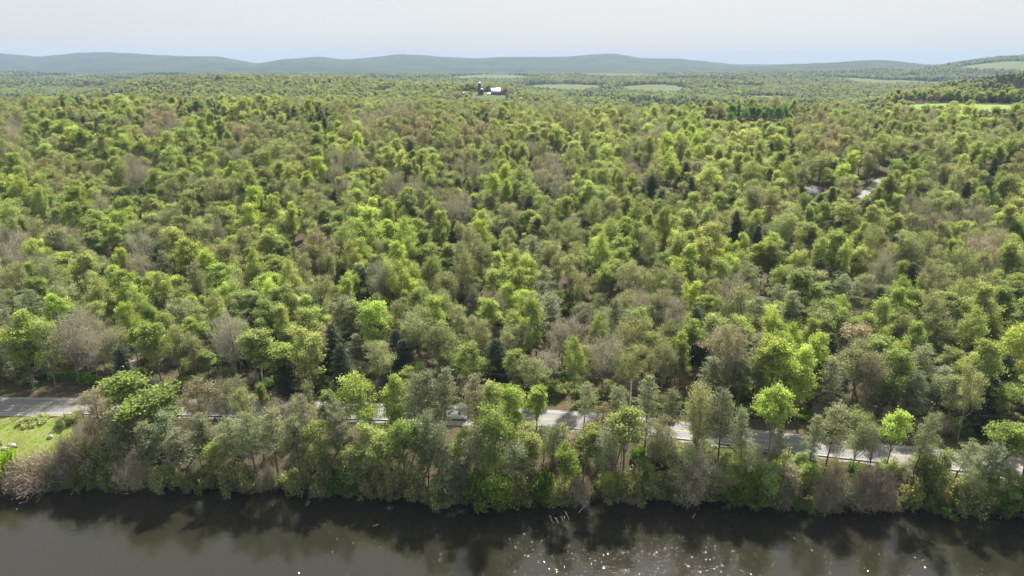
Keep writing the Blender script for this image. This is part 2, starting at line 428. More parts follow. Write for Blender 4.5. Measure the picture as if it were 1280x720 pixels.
def broadleaf(seed, H=14.0, R=3.6, low=0.30, nclu=84, nleaf=105, leaf=0.30, stems=1, full=1.0, top=1.0, twig=0):
    """trunk mesh, crown mesh of a leafy tree"""
    rng = np.random.default_rng(seed); tr = MB(); cr = MB()
    path = trunk_path(H * 0.88, rng)
    tr.tube(path, np.linspace(0.20, 0.04, len(path)) * H / 14, 6)
    zc = H * (low + 1) / 2; hz = H * (1 - low) / 2
    # lumps: a few large lobes, each with clusters, so the outline is uneven
    nl = rng.integers(9, 14); skew = rng.normal(size=2) * 0.16 * R; squash = 1 + 0.18 * rng.normal()
    lobes = []
    for i in range(nl):
        th = i * 2.4 + 1.6 * rng.random(); zz = min(0.9, max(-0.85, -0.8 + 1.7 * (i + 0.5) / nl + 0.22 * rng.normal()))
        rr = math.sqrt(max(0.05, 1 - zz * zz)) * (0.28 + 0.55 * rng.random())
        lobes.append(np.array([math.cos(th) * rr * R * squash + skew[0] * zz, math.sin(th) * rr * R / squash + skew[1] * zz, zc + zz * hz * 0.74]))
    lobes.append(np.array([rng.normal() * 0.2 * R, rng.normal() * 0.2 * R, zc + hz * 0.66 * top]))
    clus = []
    per = max(3, nclu // len(lobes))
    for c in lobes:
        rl = R * (0.26 + 0.28 * rng.random())
        att = path_at(path, max(H * low * 0.8, c[2] - 0.22 * H - 0.1 * H * rng.random()))
        branch(tr, att, c - [0, 0, rl * 0.3], 0.085 * H / 14, 0.035, rng, 0.08)
        for k in range(per):
            d = unit(rng.normal(size=3) + np.array([0, 0, 0.45]))
            q = c + d * rl * np.array([1, 1, 1.0]) * (0.55 + 0.58 * rng.random())
            clus.append((q, d)); branch(tr, c - [0, 0, rl * 0.3], q, 0.03, 0.012, rng, 0.03, 3)
    P = []; SH = []
    for q, d in clus:
        rc = R * (0.16 + 0.12 * rng.random()) + 0.22
        k = int(nleaf * full * (0.7 + 0.6 * rng.random()))
        g = unit(rng.normal(size=(k, 3))) * (rng.random((k, 1)) ** 0.5) * rc * np.array([1.08, 1.08, 0.72])
        far_ = rng.random(k) < 0.16; g[far_] *= 1.7
        P.append(q + g); SH.append(np.full(k, 0.5 + 0.22 * rng.normal()))
        if twig:
            t = unit(rng.normal(size=(twig, 3)) + d * 0.8 + np.array([0, 0, 0.5]))
            b0 = q + rng.normal(size=(twig, 3)) * rc * 0.45
            twigs(tr, b0, b0 + t * (0.5 + 0.7 * rng.random((twig, 1))) * rc * 1.1, 0.022, rng)
    leaves(cr, np.concatenate(P), leaf, rng, shade=np.concatenate(SH))
    return tr, cr

def bare(seed, H=13.0, R=3.0, low=0.3, ntw=1900):
    """leafless tree: trunk and limbs, crown of fine twigs with scattered buds"""
    rng = np.random.default_rng(seed); tr = MB(); cr = MB()
    path = trunk_path(H * 0.8, rng, 0.05)
    tr.tube(path, np.linspace(0.18, 0.05, len(path)), 6)
    zc = H * (low + 1) / 2; hz = H * (1 - low) / 2
    tips = []
    for i in range(20):
        th = i * 2.4 + rng.random(); zz = -0.6 + 1.5 * rng.random()
        rr = math.sqrt(max(0.06, 1 - min(1, abs(zz)) ** 2)) * (0.5 + 0.4 * rng.random())
        c = np.array([math.cos(th) * rr * R, math.sin(th) * rr * R, zc + zz * hz * 0.8])
        att = path_at(path, max(H * low * 0.8, c[2] - 0.3 * H))
        mid = branch(tr, att, c, 0.07, 0.02, rng, -0.02)
        for k in range(5):
            q = mid * (0.5 - 0.1 * k) + c * (0.5 + 0.1 * k) + rng.normal(size=3) * 0.8 + [0, 0, 0.5]
            branch(tr, mid * 0.5 + c * 0.5, q, 0.022, 0.01, rng, 0.0, 3); tips.append(q)
    tips = np.array(tips); ii = rng.integers(0, len(tips), ntw)
    b0 = tips[ii] + rng.normal(size=(ntw, 3)) * 0.42
    out = unit((tips[ii] - [0, 0, zc - hz]) * np.array([1, 1, 0.6]))
    t = unit(rng.normal(size=(ntw, 3)) * 0.8 + out + np.array([0, 0, 0.35]))
    twigs(cr, b0, b0 + t * (0.5 + 0.8 * rng.random((ntw, 1))), 0.024, rng, 0.55)
    k = ntw // 4
    leaves(cr, tips[rng.integers(0, len(tips), k)] + rng.normal(size=(k, 3)) * 0.6, 0.17, rng)
    return tr, cr

def pine(seed, H=16.0, R=2.9, low=0.28, dens=1.0, taper=0.75):
    """open pine: whorls of level branches ending in needle tufts, trunk showing between them"""
    rng = np.random.default_rng(seed); tr = MB(); cr = MB()
    path = trunk_path(H, rng, 0.02, 9)
    tr.tube(path, np.linspace(0.19, 0.025, len(path)) * H / 16, 6)
    z = H * low; P = []; A = []
    while z < H * 0.985:
        f = (z / H - low) / (1 - low)
        Rz = R * ((1 - f) ** taper) * (0.75 + 0.5 * rng.random()) * min(1, 0.55 + 2.2 * f) + 0.25
        nb = rng.integers(4, 7); th0 = rng.random() * 6.28
        for k in range(nb):
            th = th0 + k * 6.28 / nb + rng.normal() * 0.25
            L = Rz * (0.6 + 0.55 * rng.random()); d = np.array([math.cos(th), math.sin(th), 0.12 + 0.35 * f + 0.12 * rng.normal()])
            a = path_at(path, z); b = a + d * L
            branch(tr, a, b, 0.035 + 0.02 * (1 - f), 0.012, rng, 0.05, 3)
            nt = max(2, int(L * 2.6 * dens))
            for j in range(nt):
                s = 0.35 + 0.68 * (j + rng.random()) / nt
                c = a + d * L * s + rng.normal(size=3) * np.array([0.28, 0.28, 0.12]) * (0.4 + s)
                m_ = int(15 + 8 * rng.random())
                g = rng.normal(size=(m_, 3)) * np.array([0.30, 0.30, 0.13])
                P.append(c + g); A.append(unit(g + 0.25 * d + np.array([0, 0, 0.16])))
        z += H * 0.042 * (0.7 + 0.6 * rng.random())
    leaves(cr, np.concatenate(P), 0.42, rng, 0.26, 0.5, np.concatenate(A), 0.35)
    return tr, cr

def conifer(seed, H=15.0, R=2.7, low=0.10, dens=1.0):
    """dense dark conifer: drooping sprays on a cone with ragged edges"""
    rng = np.random.default_rng(seed); tr = MB(); cr = MB()
    path = trunk_path(H, rng, 0.012, 8)
    tr.tube(path, np.linspace(0.2, 0.02, len(path)) * H / 15, 6)
    z = H * low; P = []; A = []
    while z < H * 0.99:
        f = (z / H - low) / (1 - low)
        Rz = R * (1 - f) ** 0.5 * min(1, 0.7 + 1.5 * f) * (0.8 + 0.35 * rng.random()) + 0.15
        nb = rng.integers(6, 9); th0 = rng.random() * 6.28
        for k in range(nb):
            th = th0 + k * 6.28 / nb + rng.normal() * 0.2
            L = Rz * (0.7 + 0.45 * rng.random()); d = np.array([math.cos(th), math.sin(th), -0.18 + 0.3 * f])
            a = path_at(path, z); branch(tr, a, a + d * L, 0.03, 0.01, rng, 0.02, 3)
            nt = max(2, int(L * 2.8 * dens))
            for j in range(nt):
                s = 0.2 + 0.82 * (j + rng.random()) / nt
                c = a + d * L * s + rng.normal(size=3) * 0.16
                m_ = int(11 + 6 * rng.random())
                g = rng.normal(size=(m_, 3)) * np.array([0.24, 0.24, 0.13]); g[:, 2] -= 0.06
                P.append(c + g); A.append(unit(g * 0.5 + d + np.array([0, 0, -0.2])))
        z += H * 0.034 * (0.75 + 0.5 * rng.random())
    leaves(cr, np.concatenate(P), 0.38, rng, 0.34, 0.5, np.concatenate(A), 0.4)
    return tr, cr

def shrub(seed, H=3.4, R=2.0, twiggy=False):
    rng = np.random.default_rng(seed); tr = MB(); cr = MB(); P = []
    for i in range(15):
        th = i * 2.4 + rng.random(); rr = R * math.sqrt(rng.random()) * 0.85
        q = np.array([math.cos(th) * rr, math.sin(th) * rr, H * (0.45 + 0.5 * rng.random()) * (1 - 0.35 * (rr / R) ** 2)])
        tr.tube([q * np.array([0.15, 0.15, 0]), q * np.array([0.55, 0.55, 0.55]) + rng.normal(size=3) * 0.1, q], [0.05, 0.03, 0.012], 4)
        for k in range(4):
            c = q * np.array([1, 1, 0.55 + 0.16 * k]) + rng.normal(size=3) * 0.35
            if twiggy:
                m_ = 46; b0 = c + rng.normal(size=(m_, 3)) * 0.3
                t = unit(rng.normal(size=(m_, 3)) + unit(q) * 0.9 + np.array([0, 0, 0.4]))
                twigs(cr, b0, b0 + t * (0.35 + 0.6 * rng.random((m_, 1))), 0.022, rng, 0.55)
                leaves(cr, c + rng.normal(size=(9, 3)) * 0.4, 0.16, rng)
            else:
                m_ = 55; g = unit(rng.normal(size=(m_, 3))) * rng.random((m_, 1)) ** 0.4 * 0.62
                P.append(c + g)
    if not twiggy: leaves(cr, np.concatenate(P), 0.27, rng)
    return tr, cr

# kind -> list of (trunk mesh, crown mesh, height, crown radius)
LIB = {}
def reg(kind, builder, mats, H, R):
    tr, cr = builder
    LIB.setdefault(kind, []).append((tr.mesh(kind + '_trunk', mats[0]), cr.mesh(kind + '_crown', mats[1]), H, R))
for i, (H, R, low) in enumerate([(14, 3.6, .24), (15, 3.4, .28), (14, 4.0, .22), (14.5, 3.0, .22), (16, 3.7, .30), (13.5, 3.4, .18), (15, 4.1, .30), (14, 3.2, .34), (14, 2.8, .46), (15, 3.0, .50)]):
    reg('broadleaf_tree', broadleaf(100 + i, H, R, low), (M_BARK, M_LEAF), H, R)
for i, (H, R, low) in enumerate([(14, 3.5, .32), (15, 3.2, .36), (13, 3.9, .3), (14, 3.0, .28), (15, 3.6, .4)]):
    reg('budding_tree', broadleaf(200 + i, H, R, low, nclu=84, nleaf=70, leaf=0.23, twig=14), (M_BARK, M_LEAF), H, R)
for i, (H, R) in enumerate([(13, 3.2), (14, 2.8), (12, 3.4)]):
    reg('bare_tree', bare(300 + i, H, R), (M_BARK, M_TWIG), H, R)
for i, (H, R, low, tp) in enumerate([(16, 2.9, .26, .75), (15, 3.2, .34, .6), (17, 2.5, .30, .9), (14, 2.8, .2, .8), (16, 3.3, .42, .5), (16, 2.6, .50, .6), (15, 2.8, .54, .5)]):
    reg('pine_tree', pine(400 + i, H, R, low, 1.0, tp), (M_PINEBARK, M_NEEDLE), H, R)
for i, (H, R) in enumerate([(14, 3.0), (13.5, 3.3), (15, 2.8), (13, 3.2)]):
    reg('conifer_tree', conifer(500 + i, H, R), (M_PINEBARK, M_NEEDLE), H, R)
for i, (H, R) in enumerate([(3.4, 2.0), (3.0, 2.3), (4.0, 1.8)]):
    reg('leafy_shrub', shrub(600 + i, H, R), (M_BARK, M_LEAF), H, R)
for i, (H, R) in enumerate([(3.2, 2.1), (3.8, 1.9), (2.8, 2.4)]):
    reg('bare_shrub', shrub(650 + i, H, R, True), (M_BARK, M_TWIG), H, R)

TYPES = {  # code: kind, tint, colour words
    'b': ('broadleaf_tree', (0.335, 0.405, 0.118), 'lime green'),
    'g': ('broadleaf_tree', (0.250, 0.305, 0.108), 'mid green'),
    'y': ('broadleaf_tree', (0.320, 0.368, 0.148), 'yellow green'),
    'o': ('budding_tree', (0.315, 0.345, 0.165), 'olive'),
    'r': ('budding_tree', (0.335, 0.305, 0.215), 'reddish brown'),
    'n': ('bare_tree', (0.320, 0.300, 0.250), 'grey brown'),
    'd': ('conifer_tree', (0.085, 0.108, 0.062), 'dark green'),
    'p': ('pine_tree', (0.250, 0.275, 0.165), 'grey green'),
    'G': ('leafy_shrub', (0.150, 0.240, 0.040), 'green'),
    'B': ('leafy_shrub', (0.240, 0.350, 0.035), 'lime green'),
    'O': ('leafy_shrub', (0.290, 0.320, 0.140), 'olive'),
    'R': ('bare_shrub', (0.285, 0.240, 0.185), 'reddish brown'),
    'N': ('bare_shrub', (0.300, 0.270, 0.205), 'grey brown'),
}
MAP = [  # kinds of tree seen across the wooded slope, 40 cells wide, from y = 110 px down in steps of 24 px
    'ooddyygddy'+'yoygyogggd'+'odoyoyoygg'+'ggoyodggyg',
    'ogddgdrddy'+'dddonnoodd'+'oooyoygyyg'+'gogodogydd',
    'ngbygynygr'+'oogyoorgry'+'yyoyynbbyy'+'doroggogoo',
    'ooygggydgo'+'oobboygooy'+'goyyyobyyo'+'ydyoodoygg',
    'bgoognggbg'+'gyonbygony'+'onognodooy'+'gogbogoodg',
    'bgogodgoog'+'gobdynnydb'+'gddygddyyo'+'ygdogyodby',
    'ggobbgyyob'+'bbobydgndo'+'dggoggdgdy'+'ogddd' 'gnogy',
    'yongbdoggo'+'ybdgbbdgbo'+'yoogdbgnyd'+'ggdyydnyyy',
    'nbbobndgoy'+'ygrdbbgyog'+'poobgoyybb'+'dogyogobng',
    'godybnpbbg'+'gogdgbgdpy'+'boogoogbyo'+'ggdyndobno',
    'ognyobygbn'+'byoyngbonb'+'gpogrgpbnp'+'pgpnbdoyog',
    'ppoyogybbd'+'gyygdgooyn'+'bpoponrbno'+'pggpdgoyyg',
    'pbgnobgbyn'+'gydpbdoyor'+'gpngogbdyb'+'bboodbgyyg',
    'pbgndpgodn'+'dgrdybdogd'+'grgnodgorb'+'bbdrrgbygb',
    'pndgdpbdgn'+'boyddbogdd'+'gnnopogdpp'+'bbprggpygd',
]
def map_code(px, py, r):
    c = (px + r.gauss(0, 9)) / 32; w = (py + r.gauss(0, 6) - 110) / 24
    c = min(39, max(0, int(c))); w = min(len(MAP) - 1, max(0, int(w)))
    k = MAP[w][c]
    if k in 'rn' and r.random() < 0.3: k = 'o'
    elif k in 'bgy':
        u = r.random(); k = 'o' if u < 0.09 else 'n' if u < 0.11 else k
    return k

# ------------------------------------------------------------------ placing trees
PLANTS = []      # dicts: code, variant, x, y, z, scale xyz, rot, tint, where, row
def plant(code, x, y, h=None, w=None, where='forest', row=0, lean=(0, 0), tint=None, z=None, jitter=0.12, tall=False):
    kind, base, _ = TYPES[code]
    v = rnd.randrange(len(LIB[kind])); _, _, H, R = LIB[kind][v]
    if (where == 'shore' or tall) and kind == 'broadleaf_tree': v = rnd.choice((8, 9) if tall else (0, 2, 3, 5)); _, _, H, R = LIB[kind][v]
    if tall and kind == 'pine_tree': v = rnd.choice((4, 5, 6) if x > 0 else (1, 4, 5)); _, _, H, R = LIB[kind][v]
    sz = (h / H) if h else rnd.uniform(0.85, 1.12)
    sx = (w / (2 * R)) if w else sz * rnd.uniform(0.9, 1.15)
    t = tint or base
    k = 1 + rnd.gauss(0, jitter)
    t = tuple(max(0.008, c * max(0.6, k) * (1 + rnd.gauss(0, 0.03))) for c in t)
    PLANTS.append(dict(code=code, kind=kind, v=v, x=x, y=y, z=(Tf(x, y) if z is None else z) - 0.12, sx=sx, sz=sz,
                       rot=rnd.uniform(0, 6.28), tint=t, where=where, row=row, lean=lean, ru=rnd.uniform(0.86, 1.16)))
    return PLANTS[-1]

# keep-out places: house, drive, clearings, fields
HOUSE = surf_hit(1013, 243, 4.0)
DRIVE = [surf_hit(a, b, 0.5) for a, b in ((1070, 252), (1079, 244), (1088, 236), (1097, 228), (1106, 221))]
CLEAR_C = surf_hit(938, 158, 1.0)
FIELD = [surf_hit(a, b, 1.0) for a, b in ((1128, 131), (1180, 128.5), (1262, 131), (1272, 139), (1215, 141), (1150, 137))]
def in_poly(x, y, poly):
    c = False; k = len(poly)
    for i in range(k):
        a, b = poly[i], poly[i - 1]
        if (a[1] > y) != (b[1] > y) and x < (b[0] - a[0]) * (y - a[1]) / (b[1] - a[1]) + a[0]: c = not c
    return c
def seg_d(x, y, a, b):
    ab = b[:2] - a[:2]; t = max(0, min(1, ((x - a[0]) * ab[0] + (y - a[1]) * ab[1]) / (ab @ ab + 1e-9)))
    return math.hypot(x - a[0] - ab[0] * t, y - a[1] - ab[1] * t)
def blocked(x, y):
    if math.hypot(x - HOUSE[0], y - HOUSE[1]) < 6.3: return True
    # keep the view of the house roof and of the drive open, as the clearing there does
    if abs(x - HOUSE[0] * (y / HOUSE[1])) < 3.2 and HOUSE[1] - 14 < y < HOUSE[1]: return True
    if any(seg_d(x, y, a, b) < 3.4 for a, b in zip(DRIVE, DRIVE[1:])): return True
    if seg_d(x, y, DRIVE[0], DRIVE[0] * 0.93) < 4: return True
    if abs(x - CLEAR_C[0]) < 30 and abs(y - CLEAR_C[1]) < 17: return True
    if in_poly(x, y, FIELD): return True
    return False

def far_spot(px, Y):
    d = ray(px, 100); x = d[0] / d[1] * Y
    return np.array([x, Y, Tf(x, Y)])
FARM = far_spot(606, 1150)
SIGHT = [(HOUSE[0], HOUSE[1] - 3.5, HOUSE[2] + 4.6, 2.2), (FARM[0] + 6, FARM[1] - 14, FARM[2] + 0.5, 22.0), (CLEAR_C[0], CLEAR_C[1] + 8, CLEAR_C[2] + 3.0, 26.0)]
SIGHT += [(q[0], q[1], q[2] + 0.4, 1.6) for q in DRIVE[1:]]
def sight_cap(x, y, w):
    """tallest growth at a spot that leaves the house, drive, farm and far clearing in view"""
    cap = 99.0
    for X, Y, Z, hw in SIGHT:
        if 150 < y < Y - 2:
            t = y / Y
            if abs(x - X * t) < hw * t + w * 0.38: cap = min(cap, HC + (Z - HC) * t - Tf(x, y))
    return cap
rowoff = 9.5; row = 0
while rowoff < 560:
    row += 1
    d0 = 135 + rowoff
    sp = 6.8 + 0.003 * rowoff
    pitch = 8.8 + 0.006 * rowoff
    half = 0.95 * d0 + 20
    for tier in (0, 1):
        x = -half + (0 if row % 2 else sp / 2)
        while x < half:
            x += sp * rnd.uniform(0.72, 1.3)
            yy = float(road_y(x)) + rowoff + rnd.uniform(-0.38, 0.38) * pitch + tier * pitch * 0.45
            zz = Tf(x, yy); px, py = project(x, yy, zz + (11 if tier == 0 else 7))
            if px < -50 or px > 1330: continue
            if blocked(x, yy): continue
            code = map_code(px, py, rnd)
            if code == 'd' and rnd.random() < (0.4 if py < 150 else 0.3): code = rnd.choice('ogy')
            if rnd.random() < 0.05: continue
            h = rnd.uniform(12.0, 18.5); w = rnd.uniform(4.5, 8.6)
            if code == 'd': h = rnd.uniform(11, 15.5); w = rnd.uniform(6.0, 8.5)
            if code == 'p': h = rnd.uniform(13, 17); w = rnd.uniform(5.5, 7.5)
            if code in 'rn': w = rnd.uniform(5.5, 8.0)
            if tier:
                h *= rnd.uniform(0.55, 0.9); w *= rnd.uniform(0.65, 0.95)
                if rnd.random() < 0.3 or code == 'd': code = rnd.choice('gogoy')
            if row <= 1: h *= 0.92
            ax = x / yy
            if (ax > 0.50 and yy > 425) or (0.27 < ax < 0.45 and 430 < yy < 560):
                h = rnd.uniform(5.0, 9.0); w = rnd.uniform(4.5, 7.0)
                if yy > 560 and ax > 0.5 and rnd.random() < 0.5: continue
            cap = sight_cap(x, yy, w)
            if cap < 2.5: continue
            if h > cap: w *= max(0.5, cap / h); h = cap
            plant(code, x, yy, h, w, 'forest' if tier == 0 else 'under', row)
        if tier == 1 and row <= 7:      # brush on the forest floor near the edge
            x = -half
            while x < half:
                x += rnd.uniform(2.4, 5.6); yy = float(road_y(x)) + rowoff + rnd.uniform(-0.5, 0.5) * pitch
                px, py = project(x, yy, Tf(x, yy) + 1)
                if px < -20 or px > 1300 or blocked(x, yy) or yy - float(road_y(x)) < 8.5: continue
                plant(rnd.choice('GOOGONRO'), x, yy, rnd.uniform(1.6, 4.0), rnd.uniform(2.6, 4.8), 'brush', row)
    rowoff += pitch
print('forest trees', len(PLANTS), 'rows', row)

# shore trees: (base px x, base px y, top px y, width px, code)
SHORE = [
 (135, 562, 487, 38, 'r'), (197, 560, 464, 80, 'b'), (160, 596, 522, 44, 'p'), (190, 603, 528, 42, 'p'), (214, 598, 518, 44, 'p'),
 (236, 610, 536, 46, 'p'), (180, 585, 512, 40, 'o'), (150, 580, 520, 34, 'o'), (256, 555, 468, 42, 'r'), (288, 552, 476, 36, 'r'), (312, 556, 480, 34, 'o'),
 (274, 604, 548, 44, 'b'), (300, 600, 520, 40, 'p'), (322, 606, 515, 44, 'p'), (262, 590, 516, 36, 'p'), (347, 560, 500, 32, 'r'),
 (350, 606, 512, 42, 'p'), (378, 608, 520, 42, 'p'), (394, 585, 492, 34, 'p'), (404, 606, 528, 42, 'g'), (330, 575, 522, 28, 'b'), (425, 600, 505, 38, 'p'),
 (426, 560, 488, 34, 'g'), (457, 560, 470, 52, 'b'), (445, 612, 560, 46, 'g'), (473, 604, 528, 46, 'y'), (497, 556, 466, 36, 'b'), (505, 606, 524, 50, 'g'),
 (518, 570, 466, 40, 'p'), (541, 575, 468, 42, 'p'), (556, 570, 464, 36, 'p'), (596, 580, 470, 38, 'p'), (612, 575, 478, 44, 'y'),
 (497, 622, 584, 30, 'p'), (536, 612, 512, 40, 'p'), (555, 620, 530, 42, 'p'), (580, 606, 540, 36, 'b'), (570, 634, 572, 48, 'p'), (600, 616, 520, 40, 'p'),
 (622, 614, 494, 50, 'g'), (636, 560, 486, 40, 'b'), (645, 616, 540, 42, 'p'), (668, 610, 540, 36, 'y'), (673, 552, 482, 30, 'b'),
 (690, 610, 530, 34, 'p'), (704, 618, 540, 36, 'b'), (727, 560, 476, 30, 'p'), (728, 612, 532, 36, 'y'), (749, 566, 500, 28, 'r'), (752, 614, 528, 36, 'p'),
 (776, 560, 482, 32, 'p'), (779, 604, 510, 50, 'y'), (758, 620, 580, 26, 'b'), (806, 566, 474, 36, 'p'), (802, 612, 572, 30, 'g'), (814, 606, 526, 44, 'o'), (832, 570, 490, 34, 'p'),
 (846, 614, 552, 46, 'o'), (868, 590, 478, 46, 'o'), (872, 616, 560, 40, 'n'), (896, 586, 488, 44, 'p'), (890, 618, 570, 36, 'o'), (912, 620, 560, 36, 'g'), (926, 600, 510, 30, 'p'),
 (934, 618, 556, 40, 'o'), (958, 590, 486, 46, 'b'), (950, 620, 570, 40, 'g'), (985, 628, 580, 40, 'r'), (998, 624, 574, 36, 'b'), (1026, 606, 506, 42, 'p'), (1008, 600, 520, 28, 'p'),
 (1064, 592, 518, 44, 'o'), (1084, 596, 526, 26, 'n'), (1104, 600, 514, 38, 'b'), (1132, 618, 508, 32, 'p'), (1147, 612, 540, 28, 'p'), (1160, 626, 558, 46, 'g'),
 (1182, 618, 540, 28, 'p'), (1217, 622, 548, 44, 'p'), (1246, 604, 530, 48, 'b'), (1276, 612, 536, 40, 'p'), (1198, 630, 584, 34, 'o'), (1248, 636, 582, 38, 'g'),
 (1224, 634, 590, 30, 'o'), (1276, 640, 590, 36, 'g'), (1306, 626, 540, 44, 'g'), (1320, 640, 580, 40, 'p'),
 # understorey at the water's edge
 (4, 606, 562, 48, 'B'), (-40, 606, 555, 54, 'G'), (50, 606, 570, 62, 'R'), (30, 608, 580, 40, 'R'), (88, 602, 556, 40, 'N'), (110, 596, 544, 40, 'N'), (122, 602, 560, 40, 'O'), (74, 606, 580, 30, 'G'),
 (79, 534, 521, 15, 'O'), (96, 524, 512, 18, 'O'), (42, 527, 522, 34, 'O'), (118, 562, 530, 32, 'N'), (132, 606, 562, 40, 'O'), (168, 610, 570, 36, 'N'),
 (205, 614, 570, 36, 'O'), (250, 614, 576, 34, 'N'), (300, 614, 572, 36, 'O'), (335, 614, 574, 36, 'N'), (365, 614, 578, 34, 'O'), (395, 616, 574, 38, 'O'), (430, 616, 584, 44, 'G'), (462, 618, 584, 40, 'O'),
 (486, 620, 580, 36, 'N'), (520, 626, 584, 36, 'O'), (545, 632, 592, 36, 'O'), (600, 632, 588, 38, 'G'), (625, 630, 590, 38, 'G'), (650, 628, 588, 36, 'O'), (676, 626, 580, 38, 'G'), (698, 628, 590, 34, 'O'),
 (722, 628, 586, 38, 'N'), (745, 626, 586, 36, 'O'), (770, 626, 584, 38, 'N'), (792, 626, 590, 34, 'O'), (816, 624, 584, 38, 'N'), (840, 626, 590, 40, 'N'), (862, 626, 586, 38, 'N'), (886, 628, 590, 36, 'O'),
 (908, 628, 586, 38, 'G'), (932, 630, 592, 36, 'G'), (958, 634, 596, 38, 'O'), (978, 636, 596, 38, 'R'), (1030, 634, 584, 50, 'N'), (1062, 636, 586, 46, 'N'), (1078, 630, 580, 40, 'N'), (1092, 634, 590, 44, 'N'), (1040, 640, 598, 50, 'N'),
 (1115, 636, 600, 30, 'N'), (1140, 636, 596, 36, 'O'), (1168, 638, 600, 34, 'G'), (1188, 640, 604, 34, 'O'), (1212, 640, 600, 36, 'N'), (1236, 644, 606, 34, 'O'), (1262, 644, 604, 36, 'G'), (1286, 648, 606, 36, 'O'),
 # low growth on the bank just below the rail
 (150, 545, 515, 34, 'O'), (640, 560, 530, 30, 'O'), (700, 556, 530, 26, 'O'), (760, 566, 540, 28, 'N'), (820, 576, 548, 28, 'O'), (850, 584, 556, 30, 'O'), (885, 590, 562, 28, 'O'), (980, 602, 574, 30, 'N'), (1040, 608, 580, 30, 'N'), (1095, 612, 588, 28, 'O'), (1180, 622, 600, 26, 'R'),
]
def base_at(px, py):
    z = 2.0
    for _ in range(12):
        q = at(px, py, z); z = 0.5 * z + 0.5 * max(0.05, Tf(q[0], q[1]))
    q = at(px, py, z)
    return q[0], q[1], max(0.0, Tf(q[0], q[1]))
SHORE_TREES = []
for bx, by, ty, w, code in SHORE:
    if code in 'ON' and by > 600 and bx > 150 and rnd.random() < 0.08: continue
    if code in 'OGN' and by > 600 and bx > 150: ty += rnd.uniform(-10, 14); w *= rnd.uniform(0.75, 1.15)
    if code == 'N' and by > 600 and not 1020 < bx < 1100 and rnd.random() < 0.6: code = 'O'
    x, y, z = base_at(bx, by)
    y = max(y, float(shore_y(x)) + 0.3); y = y if abs(y - float(road_y(x))) > 5.6 else float(road_y(x)) - 5.7
    z = Tf(x, y)
    d = ray(bx, ty); zt = HC + d[2] / d[1] * y          # height of the top above the same spot
    h = max(1.2, zt - z); depth = y * CP - (z + h / 2 - HC) * SP
    ww = w / FPX * depth
    PLANTS_LEAN = (rnd.gauss(0.02, 0.03) + (rnd.uniform(0.05, 0.35) if by > 612 and x > -90 else 0), rnd.gauss(0, 0.05))
    tall = ty < 550 and (bx > 640 or code == 'p')
    plant(code, x, y, h * 1.03, ww * (0.96 if tall else 1.0), 'shore', 0, PLANTS_LEAN, tall=tall)

# the bank between: younger trees filling the gaps
x = -95.0
while x < 112:
    x += rnd.uniform(2.2, 4.4)
    ry_, sy_ = float(road_y(x)), float(shore_y(x))
    if ry_ - sy_ < 10: continue
    yy = rnd.uniform(sy_ + 2.0, ry_ - 6.8); px, py = project(x, yy, Tf(x, yy))
    if px < 135 or px > 1290 or 556 < px < 590: continue
    low = (yy - sy_) / (ry_ - sy_)
    cap = 99.0
    if px > 630 or 250 < px < 315 or 566 < px < 580:      # the road shows above the bank here
        t = yy / (ry_ - 3.0); cap = HC + (ROAD_Z + 0.3 - HC) * t - Tf(x, yy)
    if cap < 1.5: continue
    if rnd.random() < 0.35 and px < 1290 and (px < 630 or rnd.random() < 0.4):
        plant(rnd.choice('pponogp'), x, yy, rnd.uniform(9.0, 13.5), rnd.uniform(2.6, 3.8), 'slim', tall=True)
        continue
    if rnd.random() < 0.45: plant(rnd.choice('OGOONG'), x, yy, min(cap, rnd.uniform(2.0, 4.2)), rnd.uniform(2.6, 4.6), 'bank')
    else: plant(rnd.choice('ppopgyorg'), x, yy, min(cap, rnd.uniform(6.0, 11.0) * (1.0 - 0.25 * low)), rnd.uniform(3.6, 5.6), 'bank')
# brush hanging over the water's edge
x = -100.0
while x < 116:
    x += rnd.uniform(1.3, 2.8); yy = float(shore_y(x)) + rnd.uniform(0.2, 1.2); px, py = project(x, yy, 0.5)
    if px < 60 or px > 1295: continue
    plant(rnd.choice('OGONGOGN'), x, yy, rnd.uniform(1.2, 2.8), rnd.uniform(2.0, 3.6), 'waterline', 0, (rnd.uniform(0.1, 0.5), rnd.gauss(0, 0.1)))
# forest edge: saplings and shrubs on the verge behind the road
x = -150.0
while x < 150:
    x += rnd.uniform(2.6, 6.5)
    yy = float(road_y(x)) + rnd.uniform(8.5, 11.5); px, py = project(x, yy, Tf(x, yy) + 1)
    if px < -20 or px > 1300: continue
    if px < 150 and rnd.random() < 0.55: continue
    plant(rnd.choice('GONRONG'), x, yy, rnd.uniform(1.6, 4.2), rnd.uniform(2.2, 4.2), 'verge', 0)
# named bright tree beside the road and slender pale-stemmed trees at the forest edge
for bx, by, ty, w, code in [(341, 500, 430, 46, 'b'), (672, 505, 466, 26, 'b'), (516, 505, 458, 30, 'b'), (958, 520, 420, 44, 'b'), (42, 485, 388, 36, 'b'), (70, 484, 400, 34, 'g'), (100, 480, 392, 40, 'n'), (296, 488, 388, 40, 'n'), (905, 520, 410, 34, 'r')]:
    x, y, z = base_at(bx, by); y = max(y, float(road_y(x)) + 7.5); z = Tf(x, y)
    d = ray(bx, ty); h = HC + d[2] / d[1] * y - z
    depth = y * CP - (z + h / 2 - HC) * SP
    plant(code, x, y, h, w / FPX * depth * 1.1, 'edge', 0)
